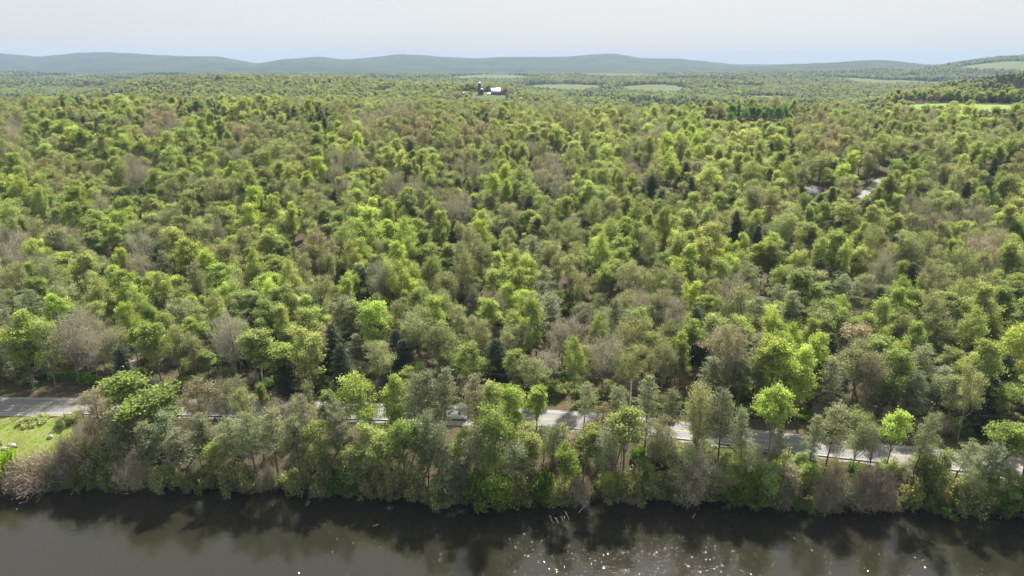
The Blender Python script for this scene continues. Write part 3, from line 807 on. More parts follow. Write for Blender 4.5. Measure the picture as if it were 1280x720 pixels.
# dark green row and single tree at the clearing
for k in range(9):
    px = 914 + k * 8.3; q = surf_hit(px, 154.5 + rnd.uniform(-0.8, 0.8), 0.5)
    plant('g', q[0], q[1] + rnd.uniform(0, 3), rnd.uniform(12.5, 15), rnd.uniform(6, 7.2), 'hedge', 0, tint=(0.13, 0.235, 0.055))
q = surf_hit(912.5, 160, 0.3); plant('g', q[0], q[1], 12.0, 5.6, 'hedge single', 0, tint=(0.14, 0.25, 0.055))
q = surf_hit(1270, 150, 0.3); plant('d', q[0], q[1], 11.0, 8.0, 'hedge round', 0, tint=(0.03, 0.055, 0.03))

# ------------------------------------------------------------------ individuals and the woodland beyond them
LIMIT = {'broadleaf_tree': 300, 'budding_tree': 290, 'bare_tree': 200, 'pine_tree': 290, 'conifer_tree': 290, 'leafy_shrub': 300, 'bare_shrub': 300}
ORD = ['zeroth', 'first', 'second', 'third', 'fourth', 'fifth', 'sixth', 'seventh', 'eighth', 'ninth', 'tenth', 'eleventh', 'twelfth', 'thirteenth', 'fourteenth', 'fifteenth', 'sixteenth', 'seventeenth', 'eighteenth', 'nineteenth', 'twentieth']
def nth(k):
    if k <= 20: return ORD[k]
    return '%d%s' % (k, 'th' if 10 <= k % 100 <= 20 else {1: 'st', 2: 'nd', 3: 'rd'}.get(k % 10, 'th'))
singles = []; rest = {}
for kind in LIMIT:
    L = [q for q in PLANTS if q['kind'] == kind]
    L.sort(key=lambda q: (q['where'] in ('forest', 'under', 'brush'), math.hypot(q['x'], q['y'])))
    inview = []
    for q in L:
        px, py = project(q['x'], q['y'], q['z'] + 6)
        q['px'] = px
        inview.append(-12 < px < 1292)
    A = [q for q, i in zip(L, inview) if i][:LIMIT[kind]]
    ids = set(id(q) for q in A); singles += A
    rest[kind] = [q for q in L if id(q) not in ids]

PLACE = {'waterline': 'hanging over the edge of the lake', 'slim': 'with a slender stem on the lakeside bank', 'bank': 'on the bank slope below the guard rail', 'brush': 'in the brush of the %s forest row', 'under': 'below the %s row of forest trees', 'forest': 'in the %s forest row behind the road', 'shore': 'between the road and the water', 'verge': 'along the forest edge behind the road', 'edge': 'rising alone at the roadside forest edge', 'hedge': 'in the tree row by the far clearing'}
NOUN = {'broadleaf_tree': 'leafy tree', 'budding_tree': 'budding tree', 'bare_tree': 'bare tree', 'pine_tree': 'pine', 'conifer_tree': 'conifer', 'leafy_shrub': 'shrub', 'bare_shrub': 'bare shrub'}
CAT = {'broadleaf_tree': 'tree', 'budding_tree': 'tree', 'bare_tree': 'tree', 'pine_tree': 'pine', 'conifer_tree': 'conifer', 'leafy_shrub': 'shrub', 'bare_shrub': 'shrub'}
buckets = {}
for q in singles: buckets.setdefault((q['kind'], TYPES[q['code']][2], q['where'], q['row']), []).append(q)
for (kind, colour, where, row_), L in buckets.items():
    L.sort(key=lambda q: q['px'])
    for k, q in enumerate(L):
        if where == 'hedge single': q['label'] = 'single rounded dark green tree standing in front of the far tree row'; continue
        if where == 'hedge round': q['label'] = 'round dark evergreen beside the bright field near the picture edge'; continue
        low_ = 'low ' if where == 'under' else ''
        pl = PLACE[where] % nth(row_) if '%s' in PLACE[where] else PLACE[where]
        if where == 'hedge': colour = 'deep green'
        if len(L) == 1: q['label'] = 'only %s %s %s' % (low_ + colour, NOUN[kind], pl)
        else: q['label'] = '%s %s %s from left %s' % (nth(k + 1), low_ + colour, NOUN[kind], pl)
        if len(q['label'].split()) > 16: q['label'] = q['label'].replace(' the ', ' ')
PROTO = {}
for q in singles:
    tm, cm, H, R = LIB[q['kind']][q['v']]
    e = bpy.data.objects.new(q['kind'], None); COL.objects.link(e)
    e.location = (q['x'], q['y'], q['z']); e.rotation_mode = 'ZYX'; e.rotation_euler = (q['lean'][0], q['lean'][1], q['rot'])
    e.scale = (q['sx'] * q['ru'], q['sx'] / q['ru'], q['sz']); e.empty_display_size = 0.5
    grp = {'brush': '%ss on the forest floor', 'under': 'low %ss under the forest behind the road', 'forest': '%ss in the forest behind the road', 'waterline': '%ss hanging over the lake edge', 'slim': 'slender %ss on the bank', 'bank': 'low %ss on the bank below the road', 'shore': '%ss on the bank by the water', 'verge': '%ss along the forest edge', 'edge': '%ss at the roadside'}.get(q['where'], '%ss by the far clearing')
    tag(e, q['label'], CAT[q['kind']], grp % NOUN[q['kind']])
    t = bpy.data.objects.new('trunk', tm); COL.objects.link(t); t.parent = e
    c = bpy.data.objects.new('crown', cm); COL.objects.link(c); c.parent = e
    c['tint'] = q['tint']
    PROTO.setdefault((q['kind'], q['v']), (t, c))

def woodland(name, label, kind, pts):
    """one mass of trees too many to tell apart: real trees placed at points by geometry nodes"""
    if pts is None: return None
    if isinstance(pts, list):
        pts = dict(co=[[q['x'], q['y'], q['z']] for q in pts], tint=[q['tint'] for q in pts], v=[q['v'] for q in pts],
                   size=[[q['sx'], q['sx'], q['sz']] for q in pts], turn=[[0, 0, q['rot']] for q in pts])
    k = len(pts['v'])
    if not k: return None
    me = bpy.data.meshes.new(name)
    me.vertices.add(k)
    me.vertices.foreach_set('co', np.array(pts['co'], np.float32).ravel())
    def attr(nm, ty, key, data):
        a = me.attributes.new(nm, ty, 'POINT'); a.data.foreach_set(key, np.asarray(data).ravel())
    attr('tint', 'FLOAT_VECTOR', 'vector', np.array(pts['tint'], np.float32))
    attr('size', 'FLOAT_VECTOR', 'vector', np.array(pts['size'], np.float32))
    attr('turn', 'FLOAT_VECTOR', 'vector', np.array(pts['turn'], np.float32))
    attr('pick', 'INT', 'value', np.array(pts['v'], np.int32))
    o = link(bpy.data.objects.new(name, me))
    ng = bpy.data.node_groups.new(name, 'GeometryNodeTree')
    ng.interface.new_socket('Geometry', in_out='INPUT', socket_type='NodeSocketGeometry')
    ng.interface.new_socket('Geometry', in_out='OUTPUT', socket_type='NodeSocketGeometry')
    N = ng.nodes; L = ng.links
    gi = N.new('NodeGroupInput'); go = N.new('NodeGroupOutput')
    join = N.new('GeometryNodeJoinGeometry')
    for v in range(len(LIB[kind])):
        if (kind, v) not in PROTO: continue
        j = N.new('GeometryNodeJoinGeometry')
        for ob in PROTO[(kind, v)]:
            oi = N.new('GeometryNodeObjectInfo'); oi.inputs['Object'].default_value = ob; oi.transform_space = 'ORIGINAL'
            L.new(oi.outputs['Geometry'], j.inputs[0])
        g2 = N.new('GeometryNodeGeometryToInstance'); L.new(j.outputs[0], g2.inputs[0]); L.new(g2.outputs[0], join.inputs[0])
    iop = N.new('GeometryNodeInstanceOnPoints')
    L.new(gi.outputs[0], iop.inputs['Points']); L.new(join.outputs[0], iop.inputs['Instance'])
    iop.inputs['Pick Instance'].default_value = True
    def named(nm, ty):
        q = N.new('GeometryNodeInputNamedAttribute'); q.data_type = ty; q.inputs['Name'].default_value = nm
        return q.outputs['Attribute']
    L.new(named('pick', 'INT'), iop.inputs['Instance Index'])
    e2r = N.new('FunctionNodeEulerToRotation'); L.new(named('turn', 'FLOAT_VECTOR'), e2r.inputs[0]); L.new(e2r.outputs[0], iop.inputs['Rotation'])
    L.new(named('size', 'FLOAT_VECTOR'), iop.inputs['Scale'])
    L.new(iop.outputs[0], go.inputs[0])
    md = o.modifiers.new('trees', 'NODES'); md.node_group = ng
    tag(o, label, kind='stuff')
    return o

# more distant woods: valley, ridges and hills
SPOTS = {'house_a': far_spot(15, 900), 'house_b': far_spot(142, 1230), 'gable': far_spot(941, 640)}
MEADOWS = [(FARM[0] + 2, FARM[1] - 12, 44, 34), (SPOTS['house_a'][0] + 25, 880, 55, 30), (SPOTS['house_b'][0], 1205, 26, 40), (SPOTS['gable'][0], 632, 14, 18)]
FARFIELD = [(far_spot(1058, 2900), 95, 420), (far_spot(1262, 3050), 200, 260), (far_spot(965, 3300), 60, 130), (far_spot(735, 1500), 70, 60), (far_spot(560, 1750), 90, 90)]
for fpx, fY, frx, fry in ((420, 2600, 120, 60), (700, 2300, 140, 45), (820, 2050, 90, 40), (880, 2700, 160, 60), (1010, 2200, 80, 35), (1120, 2500, 110, 50), (620, 3300, 200, 80), (300, 3000, 170, 70), (90, 2400, 120, 50), (60, 3300, 200, 90), (780, 3500, 220, 90), (960, 1650, 70, 26), (860, 1500, 60, 22)): FARFIELD.append((far_spot(fpx, fY), frx, fry * (5.0 if fY > 2000 else 2.5)))

def visible_mask(X, Y, Z):
    """a treetop shows if it stands above the sight line over the nearer land"""
    ok = np.zeros(len(X), bool)
    for i in range(0, len(X), 4000):
        x = X[i:i+4000]; y = Y[i:i+4000]; z = Z[i:i+4000]
        s = np.concatenate([np.linspace(0.06, 0.6, 14), np.linspace(0.62, 0.98, 20)])[None, :]
        tz = T(x[:, None] * s, y[:, None] * s) + np.where(y[:, None] * s > 160, 6.0, 0)
        ok[i:i+4000] = (HC + (z[:, None] - HC) * s > tz).all(1)
    return ok

def scatter(y0, y1, spacing, scale):
    k = int(0.86 * (y1**2 - y0**2) / spacing**2)
    Y = np.sqrt(NR.random(k) * (y1**2 - y0**2) + y0**2); X = (NR.random(k) * 2 - 1) * 0.82 * Y
    Z = T(X, Y)
    keep = np.ones(k, bool)
    for cx, cy_, rx, ry in MEADOWS: keep &= ((X - cx) / rx) ** 2 + ((Y - cy_) / ry) ** 2 > 1
    for c, rx, ry in FARFIELD: keep &= ((X - c[0]) / rx) ** 2 + ((Y - c[1]) / ry) ** 2 > 1
    fa = np.array(FIELD)
    keep &= ~np.array([in_poly(a, b, FIELD) for a, b in zip(X, Y)]) if y0 < 900 else True
    px, py = project(X, Y, Z + 8)
    keep &= (px > -30) & (px < 1310)
    t_ = Y / (FARM[1] - 14)
    keep &= ~((t_ < 1) & (np.abs(X - (FARM[0] + 6) * t_) < 24 * t_ + 3) & (HC + (FARM[2] + 0.5 - HC) * t_ - Z < 15))
    X, Y, Z = X[keep], Y[keep], Z[keep]
    vis = visible_mask(X, Y, Z + 15 * scale)
    X, Y, Z = X[vis], Y[vis], Z[vis]
    return X, Y, Z, np.full(len(X), scale)

parts_ = [scatter(690, 1250, 7.0, 0.82), scatter(1250, 2100, 9.2, 0.88), scatter(2100, 3700, 12.5, 0.95)]
FX, FY, FZ, FS = [np.concatenate([q[i] for q in parts_]) for i in range(4)]
patch = 0.9 * vnoise(FX, FY, 330, 23) + 0.8 * vnoise(FX, FY, 150, 21) + 0.4 * vnoise(FX, FY, 50, 22) + 0.5 * NR.normal(size=len(FX)) * 0.6
u_ = NR.random(len(FX))
code = np.where(NR.random(len(FX)) < np.interp(FY, [900, 1500, 2600, 3700], [0.04, 0.14, 0.32, 0.5]), 'd', np.where(patch > 0.75, 'd', np.where(patch > 0.45, 'g', np.where(patch < -0.55, 'o', np.where(u_ < 0.07, 'b', np.where(u_ < 0.45, 'g', np.where(u_ < 0.58, 'y', np.where(u_ < 0.86, 'o', 'r'))))))))
print('far trees', len(FX))

def far_pts(kind):
    sel = np.array([TYPES[c][0] == kind for c in code])
    X, Y, Z, S, C = FX[sel], FY[sel], FZ[sel], FS[sel], code[sel]
    k = len(X); j = np.clip(1 + NR.normal(size=k) * 0.14, 0.6, 1.5)
    s = S * (0.8 + 0.4 * NR.random(k)); w = s * (1.05 + 0.3 * NR.random(k))
    return dict(co=np.stack([X, Y, Z - 0.4], 1), tint=np.array([TYPES[c][1] for c in C]) * j[:, None],
                v=NR.integers(0, len(LIB[kind]), k), size=np.stack([w, w, s], 1), turn=np.stack([0 * s, 0 * s, NR.random(k) * 6.28], 1))
def merge(lst, arr):
    if not lst: return arr
    a = dict(co=[[q['x'], q['y'], q['z']] for q in lst], tint=[q['tint'] for q in lst], v=[q['v'] for q in lst],
             size=[[q['sx'] * q['ru'], q['sx'] / q['ru'], q['sz']] for q in lst], turn=[[0, 0, q['rot']] for q in lst])
    if arr is None: return a
    return {k: np.concatenate([np.asarray(a[k]), arr[k]]) for k in a}
woodland('leafy_woodland', 'mass of green leafy trees covering the slope, valley and far ridges', 'broadleaf_tree', merge(rest['broadleaf_tree'], far_pts('broadleaf_tree')))
woodland('budding_woodland', 'mass of olive and brown budding trees across the slope and valley', 'budding_tree', merge(rest['budding_tree'], far_pts('budding_tree')))
woodland('conifer_woodland', 'scattered mass of dark conifers across the slope and valley', 'conifer_tree', merge(rest['conifer_tree'], far_pts('conifer_tree')))
for kd, nm in (('bare_tree', 'bare_woodland'), ('pine_tree', 'pine_woodland'), ('leafy_shrub', 'shrubbery'), ('bare_shrub', 'bare_shrubbery')):
    woodland(nm, 'mass of %ss farther up the wooded slope' % NOUN[kd], kd, merge(rest[kd], None))

# ------------------------------------------------------------------ open ground: lawn, fields, drive
def patch_mat(name, stops, scale):
    global n, l, geo
    m, n, l, p = new_mat(name)
    geo = n.new('ShaderNodeNewGeometry')
    q = noise(scale, 6, 0.65); r = ramp(q.outputs['Fac'], stops); l.new(r.outputs[0], p.inputs['Base Color'])
    p.inputs['Roughness'].default_value = 0.95; p.inputs['Specular IOR Level'].default_value = 0.1
    b = n.new('ShaderNodeBump'); b.inputs['Distance'].default_value = 0.15; l.new(q.outputs['Fac'], b.inputs['Height']); l.new(b.outputs[0], p.inputs['Normal'])
    return m
M_LAWN = patch_mat('lawn', [(0.3, (0.09, 0.14, 0.027)), (0.47, (0.16, 0.215, 0.042)), (0.6, (0.21, 0.21, 0.075)), (0.72, (0.14, 0.19, 0.038))], 0.35)
M_FIELD = patch_mat('field', [(0.35, (0.14, 0.235, 0.04)), (0.65, (0.19, 0.285, 0.06))], 0.02)
M_MEADOW = patch_mat('meadow', [(0.3, (0.075, 0.115, 0.035)), (0.7, (0.13, 0.155, 0.06))], 0.03)

def drape(name, mat, x0, x1, y0, y1, nx, ny, lift, inside):
    xs = np.linspace(x0, x1, nx); yv = np.linspace(y0, y1, ny)
    X, Y = np.meshgrid(xs, yv); Z = T(X, Y) + lift
    b = MB(); ii = np.arange(nx * ny).reshape(ny, nx)
    f = np.stack([ii[:-1,:-1], ii[:-1,1:], ii[1:,1:], ii[1:,:-1]], -1).reshape(-1, 4)
    cx = X.ravel()[f].mean(1); cyy = Y.ravel()[f].mean(1)
    f = f[np.array([inside(a, c) for a, c in zip(cx, cyy)])]
    b.add(np.stack([X, Y, Z], -1).reshape(-1, 3), f)
    o = b.build(name, mat, smooth=True); tag(o, kind='structure'); return o
def on_lawn(x, y):
    r = y - float(road_y(x)); s = y - float(shore_y(x)); px, py = project(x, y, 3)
    return r < -5.0 and s > 3.0 + 0.8 * math.sin(x) and px < 104 + 10 * math.sin(y * 0.8) - (py - 520) * 0.25
lawn = drape('lawn', M_LAWN, -150, -60, 100, 140, 150, 80, 0.07, on_lawn)
tag(lawn, 'sunlit green lawn between the road and the lake at the left')
fx = [q[0] for q in FIELD]; fy = [q[1] for q in FIELD]
o = drape('field', M_FIELD, min(fx) - 5, max(fx) + 5, min(fy) - 5, max(fy) + 5, 60, 60, 0.5, lambda a, b: in_poly(a, b, FIELD)); tag(o, 'bright green field at the top of the wooded slope')
o = drape('clearing', M_MEADOW, CLEAR_C[0] - 33, CLEAR_C[0] + 33, CLEAR_C[1] - 20, CLEAR_C[1] + 20, 34, 22, 0.4, lambda a, b: ((a - CLEAR_C[0]) / 32) ** 2 + ((b - CLEAR_C[1]) / 19) ** 2 < 1)
tag(o, 'grassy clearing in front of the dark green tree row')
for c, rx, ry in FARFIELD:
    o = drape('far_field', M_MEADOW, c[0] - rx, c[0] + rx, c[1] - ry, c[1] + ry, 24, 24, 2.5, lambda a, b: abs((a - c[0]) / rx) ** 3 + abs((b - c[1]) / ry) ** 3 < 0.9)
    tag(o, 'pale meadow among the valley woods')
for cx, cyy, rx, ry in MEADOWS:
    o = drape('meadow', M_MEADOW, cx - rx, cx + rx, cyy - ry, cyy + ry, 24, 24, 0.6, lambda a, b: ((a - cx) / rx) ** 2 + ((b - cyy) / ry) ** 2 < 0.95)
    tag(o, 'grassy yard among the distant trees')
dv = []; df = []
for i, q in enumerate(DRIVE):
    nx_ = DRIVE[min(i + 1, 4)] - DRIVE[max(i - 1, 0)]; w = np.array([-nx_[1], nx_[0]]); w = w / np.linalg.norm(w) * 1.8
    for sgn in (1, -1): dv.append([q[0] + sgn * w[0], q[1] + sgn * w[1], Tf(q[0], q[1]) + 0.35])
    if i: df.append([2*i-2, 2*i-1, 2*i+1, 2*i])
b = MB(); b.add(dv, df); o = b.build('driveway', flat_mat('driveway_gravel', (0.27, 0.25, 0.235), 0.95, 0.2, 1.0)); tag(o, 'pale gravel drive climbing through the trees', kind='structure')

# grass on the lawn and on the verges
gm = MB(); k = 16000
gx_ = NR.uniform(-140, -66, k); gy_ = NR.uniform(100, 140, k)
sel = np.array([on_lawn(a, b_) for a, b_ in zip(gx_, gy_)]); gx_, gy_ = gx_[sel], gy_[sel]
vx = NR.uniform(-150, 150, 9000); side = NR.random(9000) < 0.6
vy = road_y(vx) + np.where(side, NR.uniform(5.0, 11, 9000), -NR.uniform(5.2, 8, 9000))
gx_ = np.concatenate([gx_, vx]); gy_ = np.concatenate([gy_, vy])
leaves(gm, np.stack([gx_, gy_, T(gx_, gy_) + 0.12], 1), 0.3, NR, 0.35, -0.3, np.array([[0, 0, 1.0]]), 0.5)
grass = gm.build('grass', M_LEAF); grass['tint'] = (0.16, 0.205, 0.048); tag(grass, 'rough grass on the lawn and along the road verges', kind='stuff')

# ------------------------------------------------------------------ roadside things
M_RAIL = flat_mat('weathered_rail', (0.13, 0.115, 0.10), 0.8, 0.3, 2.0)
M_POST = flat_mat('weathered_post', (0.16, 0.13, 0.10), 0.9, 0.3, 3.0)
def rail_run(px0, px1, label):
    xa = at(px0, 520, ROAD_Z)[0] if px0 < 400 else at(px0, 530, ROAD_Z)[0]; xb = at(px1, 590 if px1 > 1000 else 525, ROAD_Z)[0]
    c, t, nn = along_road(xa); st = c + nn * -4.7
    root = empty('guard_rail', (st[0], st[1], ROAD_Z))
    tag(root, label, 'guard rail', 'guard rails along the road')
    inv = np.array([st[0], st[1], ROAD_Z])
    xs = np.arange(xa, xb, 2.0); pts = []
    for x in xs:
        c, t, nn = along_road(x); q = c + nn * -4.7; pts.append([q[0], q[1], ROAD_Z + 0.68])
    pts = np.array(pts) - inv
    rb = MB()
    prof = [(-0.04, -0.15), (0.03, -0.07), (-0.02, 0.0), (0.03, 0.07), (-0.04, 0.15)]
    vs = []; fs = []
    for i, q in enumerate(pts):
        for a, z in prof: vs.append([q[0], q[1] + a, q[2] + z])
        if i:
            for j in range(4): fs.append([(i-1)*5+j, i*5+j, i*5+j+1, (i-1)*5+j+1])
    rb.add(vs, fs); rb.build('rail', M_RAIL, root)
    pb = MB(); pb.box((0, 0, 0), (0.18, 0.2, 1.0)); pm = pb.mesh('post', M_POST)
    for q in pts[::2]:
        o = bpy.data.objects.new('post', pm); COL.objects.link(o); o.parent = root; o.location = (q[0], q[1] - 0.15, q[2] - 0.25)
rail_run(84, 560, 'dark guard rail on posts starting at the end of the lawn')
rail_run(600, 1330, 'long dark guard rail on posts between road and lakeside pines')

M_POLE = flat_mat('pole_wood', (0.58, 0.56, 0.52), 0.85, 0.25, 1.5)
M_METAL = flat_mat('galvanised', (0.45, 0.46, 0.47), 0.45, 0.1, 5.0, 0.6)
M_WIRE = flat_mat('wire', (0.05, 0.05, 0.05), 0.6, 0.1)
M_INS = flat_mat('insulator', (0.62, 0.62, 0.6), 0.4, 0.1)
POLE_PX = [(-95, 448), (162, 450), (326, 455), (563, 466), (789, 483), (1050, 502), (1345, 525)]
POLE_WORDS = [None, 'weathered utility pole above the lawn end of the road', 'utility pole beside the lime green roadside tree', 'utility pole behind the tall grey pines at mid shore', 'utility pole rising over the road by the pale pines', 'utility pole with bright top behind the roadside trees at right', None]
tops = []
for (px, py), lab in zip(POLE_PX, POLE_WORDS):
    d = ray(px, py)
    x = d[0] * 150
    for _ in range(8): y = float(road_y(x)) + 6.6; x = d[0] / d[1] * y
    z0 = Tf(x, y); top = HC + d[2] / d[1] * y; h = max(7.5, top - z0)
    tops.append(np.array([x, y, z0 + h]))
    if lab is None: continue
    e = empty('utility_pole', (x, y, z0 - 0.3)); tag(e, lab, 'utility pole', 'utility poles along the road')
    b = MB(); b.tube([[0, 0, 0], [0, 0, h * 0.5], [0, 0, h + 0.3]], [0.2, 0.175, 0.15], 8, True); b.build('pole', M_POLE, e)
    ang = 0.9
    b = MB(); b.box((0, -0.13, h - 0.1), (2.2, 0.11, 0.13), 0); ca = b.build('crossarm', M_POLE, e); ca.rotation_euler[2] = ang
    for s_ in (-0.95, 0.95):
        b = MB(); b.tube([[s_, -0.13, h - 0.04], [s_, -0.13, h + 0.08], [s_, -0.13, h + 0.2]], [0.05, 0.09, 0.04], 8, True); ii_ = b.build('insulator', M_INS, ca)
    b = MB(); b.tube([[0, 0.3, h - 1.5], [0, 0.3, h - 1.0], [0, 0.3, h - 0.72]], [0.2, 0.2, 0.17], 10, True); b.build('transformer', M_METAL, e)
for i in range(len(tops) - 1):
    for j, (dz, dy, nm) in enumerate(((0.15, -0.1, 'upper'), (-1.9, 0.0, 'lower'))):
        t = np.linspace(0, 1, 14)[:, None]; pts = tops[i] * (1 - t) + tops[i+1] * t + np.array([0, dy, dz]) - np.array([0, 0, 0.9]) * (4 * t * (1 - t))
        o0 = pts[0].copy(); b = MB(); b.tube(pts - o0, [0.02 if j == 0 else 0.03] * 14, 4)
        o = b.build('utility_wire', M_WIRE); o.location = o0
        tag(o, '%s utility wire in the %s span from the left along the road' % (nm, nth(i + 1)), 'wire', 'utility wires along the road')

# white car on the road
def car(px, py, label):
    q = at(px, py, ROAD_Z + 0.7); c, t, nn = along_road(q[0]); c = c - nn * 1.7
    e = empty('car', (c[0], c[1], ROAD_Z + 0.04), math.atan2(t[1], t[0])); tag(e, label, 'car')
    MP = flat_mat('car_paint', (0.8, 0.8, 0.79), 0.25, 0.02); MG = flat_mat('car_glass', (0.02, 0.025, 0.03), 0.08, 0.1); MT = flat_mat('tyre', (0.02, 0.02, 0.02), 0.8, 0.1)
    prof = [(-2.2, .35), (-2.25, .75), (-2.1, .92), (-1.7, .98), (-1.15, 1.38), (-0.6, 1.46), (0.3, 1.45), (1.0, 1.02), (1.95, .88), (2.2, .7), (2.22, .38)]
    b = MB(); v = []
    for s_ in (-1, 1):
        for x, z in prof: v.append([x, s_ * (0.88 if z < 1.05 else 0.66), z])
    k = len(prof); b.add(v, [[i, i + 1, k + i + 1, k + i] for i in range(k - 1)] + [[0, k - 1, k * 2 - 1, k]])
    for o_ in (0, k): b.add(v, [[o_ + 0, o_ + 1, o_ + 9, o_ + 10], [o_ + 1, o_ + 2, o_ + 8, o_ + 9], [o_ + 2, o_ + 3, o_ + 7, o_ + 8], [o_ + 3, o_ + 4, o_ + 6, o_ + 7], [o_ + 4, o_ + 5, o_ + 6, o_ + 6]])
    b.build('body', MP, e)
    for s_ in (-1, 1):
        b = MB(); b.add([[-1.45, s_ * .80, 1.03], [0.75, s_ * .80, 1.03], [0.2, s_ * .675, 1.39], [-1.05, s_ * .675, 1.36]], [[0, 1, 2, 3]]); b.build('side_window', MG, e)
        for x in (-1.38, 1.38):
            b = MB(); b.tube([[x, s_ * .93, .32], [x, s_ * .7, .32]], [.32, .32], 12, True); w = b.build('wheel', MT, e)
            b = MB(); b.tube([[x, s_ * .945, .32], [x, s_ * .935, .32]], [.19, .19], 10, True); b.build('rim', M_METAL, w)
        b = MB(); b.box((2.2, s_ * .62, .68), (.1, .36, .14)); b.build('headlight', M_INS, e)
    b = MB(); b.add([[0.36, -.62, 1.43], [0.95, -.74, 1.06], [0.95, .74, 1.06], [0.36, .62, 1.43]], [[0, 1, 2, 3]]); o = b.build('windscreen', MG, e); o.location = (0.02, 0, 0.02)
    b = MB(); b.add([[-1.2, -.62, 1.36], [-1.66, -.74, 1.03], [-1.66, .74, 1.03], [-1.2, .62, 1.36]], [[0, 1, 2, 3]]); o = b.build('rear_window', MG, e); o.location = (-0.03, 0, 0.02)
car(572, 516, 'white car on the road, half hidden behind tall pines')

# pale boulders on the lawn
M_ROCK = flat_mat('pale_rock', (0.40, 0.39, 0.37), 0.9, 0.2, 2.0, bump=0.5)
def rock(px, py, s, seed, label):
    x, y, z = base_at(px, py); rng = np.random.default_rng(seed)
    nu_, nv = 10, 7; v = []; f = []
    for i in range(nv):
        ph = math.pi * i / (nv - 1)
        for j in range(nu_):
            th = 2 * math.pi * j / nu_; k = 1 + 0.16 * rng.normal()
            v.append([s[0] * math.sin(ph) * math.cos(th) * k, s[1] * math.sin(ph) * math.sin(th) * k, s[2] * math.cos(ph) * k])
    for i in range(nv - 1):
        for j in range(nu_): f.append([i*nu_+j, i*nu_+(j+1) % nu_, (i+1)*nu_+(j+1) % nu_, (i+1)*nu_+j])
    b = MB(); b.add(v, f); o = b.build('boulder', M_ROCK); o.location = (x, y, z + s[2] * 0.4); o.rotation_euler[2] = rng.random() * 0.6 - 0.3
    tag(o, label, 'boulder', 'pale boulders on the lawn')
rock(15, 559, (0.95, 0.6, 0.6), 1, 'larger pale boulder at the lower edge of the lawn')
rock(4, 562, (0.9, 0.5, 0.4), 2, 'low flat pale boulder at the picture edge beside a larger one')
rock(63, 548, (0.55, 0.45, 0.5), 3, 'small pale boulder on the lawn near the brown bushes')

# driftwood in the lake
M_DRIFT = flat_mat('driftwood', (0.42, 0.40, 0.36), 0.9, 0.2, 4.0)
for px, py, L, el, az, lab in [(690, 652, 2.0, 0.5, 2.0, 'short pale stick poking from the water, leftmost of four'), (698, 654, 1.8, 0.6, 2.2, 'second of four pale sticks poking from the water'), (704, 652, 1.7, 0.6, 2.1, 'third of four pale sticks poking from the water'), (711, 649, 2.4, 0.7, 2.2, 'tallest pale stick poking from the water, rightmost of four'),
                               (724, 640, 4.2, 0.35, 0.8, 'long pale dead branch reaching from the bank over the water'), (866, 647, 1.5, 0.4, 0.9, 'lone pale twig standing in open water near the glitter'), (468, 657, 1.2, 0.05, 0.3, 'small pale driftwood piece floating below the lime green trees'), (1262, 640, 3.0, 0.3, 2.4, 'grey fallen branch lying in the water at the right')]:
    q = at(px, py, 0.0); b = MB(); d = np.array([math.cos(az) * math.cos(el), math.sin(az) * math.cos(el), math.sin(el)])
    L *= 0.62; b.tube([-d * 0.3, d * L * 0.5 + [0.05, 0, 0.05], d * L], [0.07, 0.055, 0.025], 6, True)
    b.tube([d * L * 0.55 + [0.03, 0, 0.04], d * L * 0.75 + [0.2, 0.1, 0.2]], [0.035, 0.015], 4)
    o = b.build('driftwood', M_DRIFT); o.location = q; tag(o, lab, 'driftwood', 'driftwood in the lake')

# ------------------------------------------------------------------ buildings far off
M_WHITE = flat_mat('white_siding', (0.72, 0.72, 0.7), 0.7, 0.05); M_ROOFG = flat_mat('grey_shingle', (0.11, 0.107, 0.11), 0.9, 0.2, 2.0)
M_TIN = flat_mat('white_metal_roof', (0.85, 0.85, 0.86), 0.35, 0.04, 1.0); M_SILO = flat_mat('dark_blue_enamel', (0.025, 0.032, 0.06), 0.35, 0.15, 1.0)
M_REDB = flat_mat('brown_barn_board', (0.16, 0.10, 0.08), 0.9, 0.2, 1.0); M_PANE = flat_mat('window_glass', (0.03, 0.035, 0.045), 0.1, 0.1)
M_DOOR = flat_mat('door_paint', (0.25, 0.23, 0.2), 0.6, 0.1)
def house(name, loc, L, W, Hh, rise, rz, wall, roof, label, cat, wins=3, over=0.4):
    e = empty(name, loc, rz); tag(e, label, cat, 'distant buildings')
    b = MB(); b.box((0, 0, Hh / 2 - 0.5), (L, W, Hh + 1)); 
    for s_ in (-1, 1): b.add([[s_*L/2, -W/2, Hh], [s_*L/2, W/2, Hh], [s_*L/2, 0, Hh + rise], [s_*L/2, 0, Hh + rise]], [[0, 1, 2, 3]])
    b.build('wall', wall, e)
    b = MB(); a = L / 2 + over; w = W / 2 + over; dz = rise * over / (W / 2)
    for s_ in (-1, 1):
        v = [[-a, s_ * w, Hh - dz], [a, s_ * w, Hh - dz], [a, 0, Hh + rise], [-a, 0, Hh + rise]]
        v2 = [[x, y, z + 0.15] for x, y, z in v]
        b.add(v + v2, [[0, 1, 2, 3], [4, 7, 6, 5], [0, 4, 5, 1], [1, 5, 6, 2], [3, 2, 6, 7], [0, 3, 7, 4]])
    b.build('roof', roof, e)
    for i in range(wins):
        x = (i + 0.5) / wins * L - L / 2
        b = MB(); b.box((x, -W / 2 - 0.02, Hh * 0.58), (0.9, 0.06, 1.2)); wv = b.build('window', M_PANE, e)
        b = MB(); b.box((x, -W / 2 - 0.06, Hh * 0.58 - 0.68), (1.1, 0.14, 0.1)); b.build('sill', wall, wv)
    b = MB(); b.box((L / 2 + 0.02, 0, 1.0), (0.06, 1.0, 2.0)); b.build('door', M_DOOR, e)
    return e
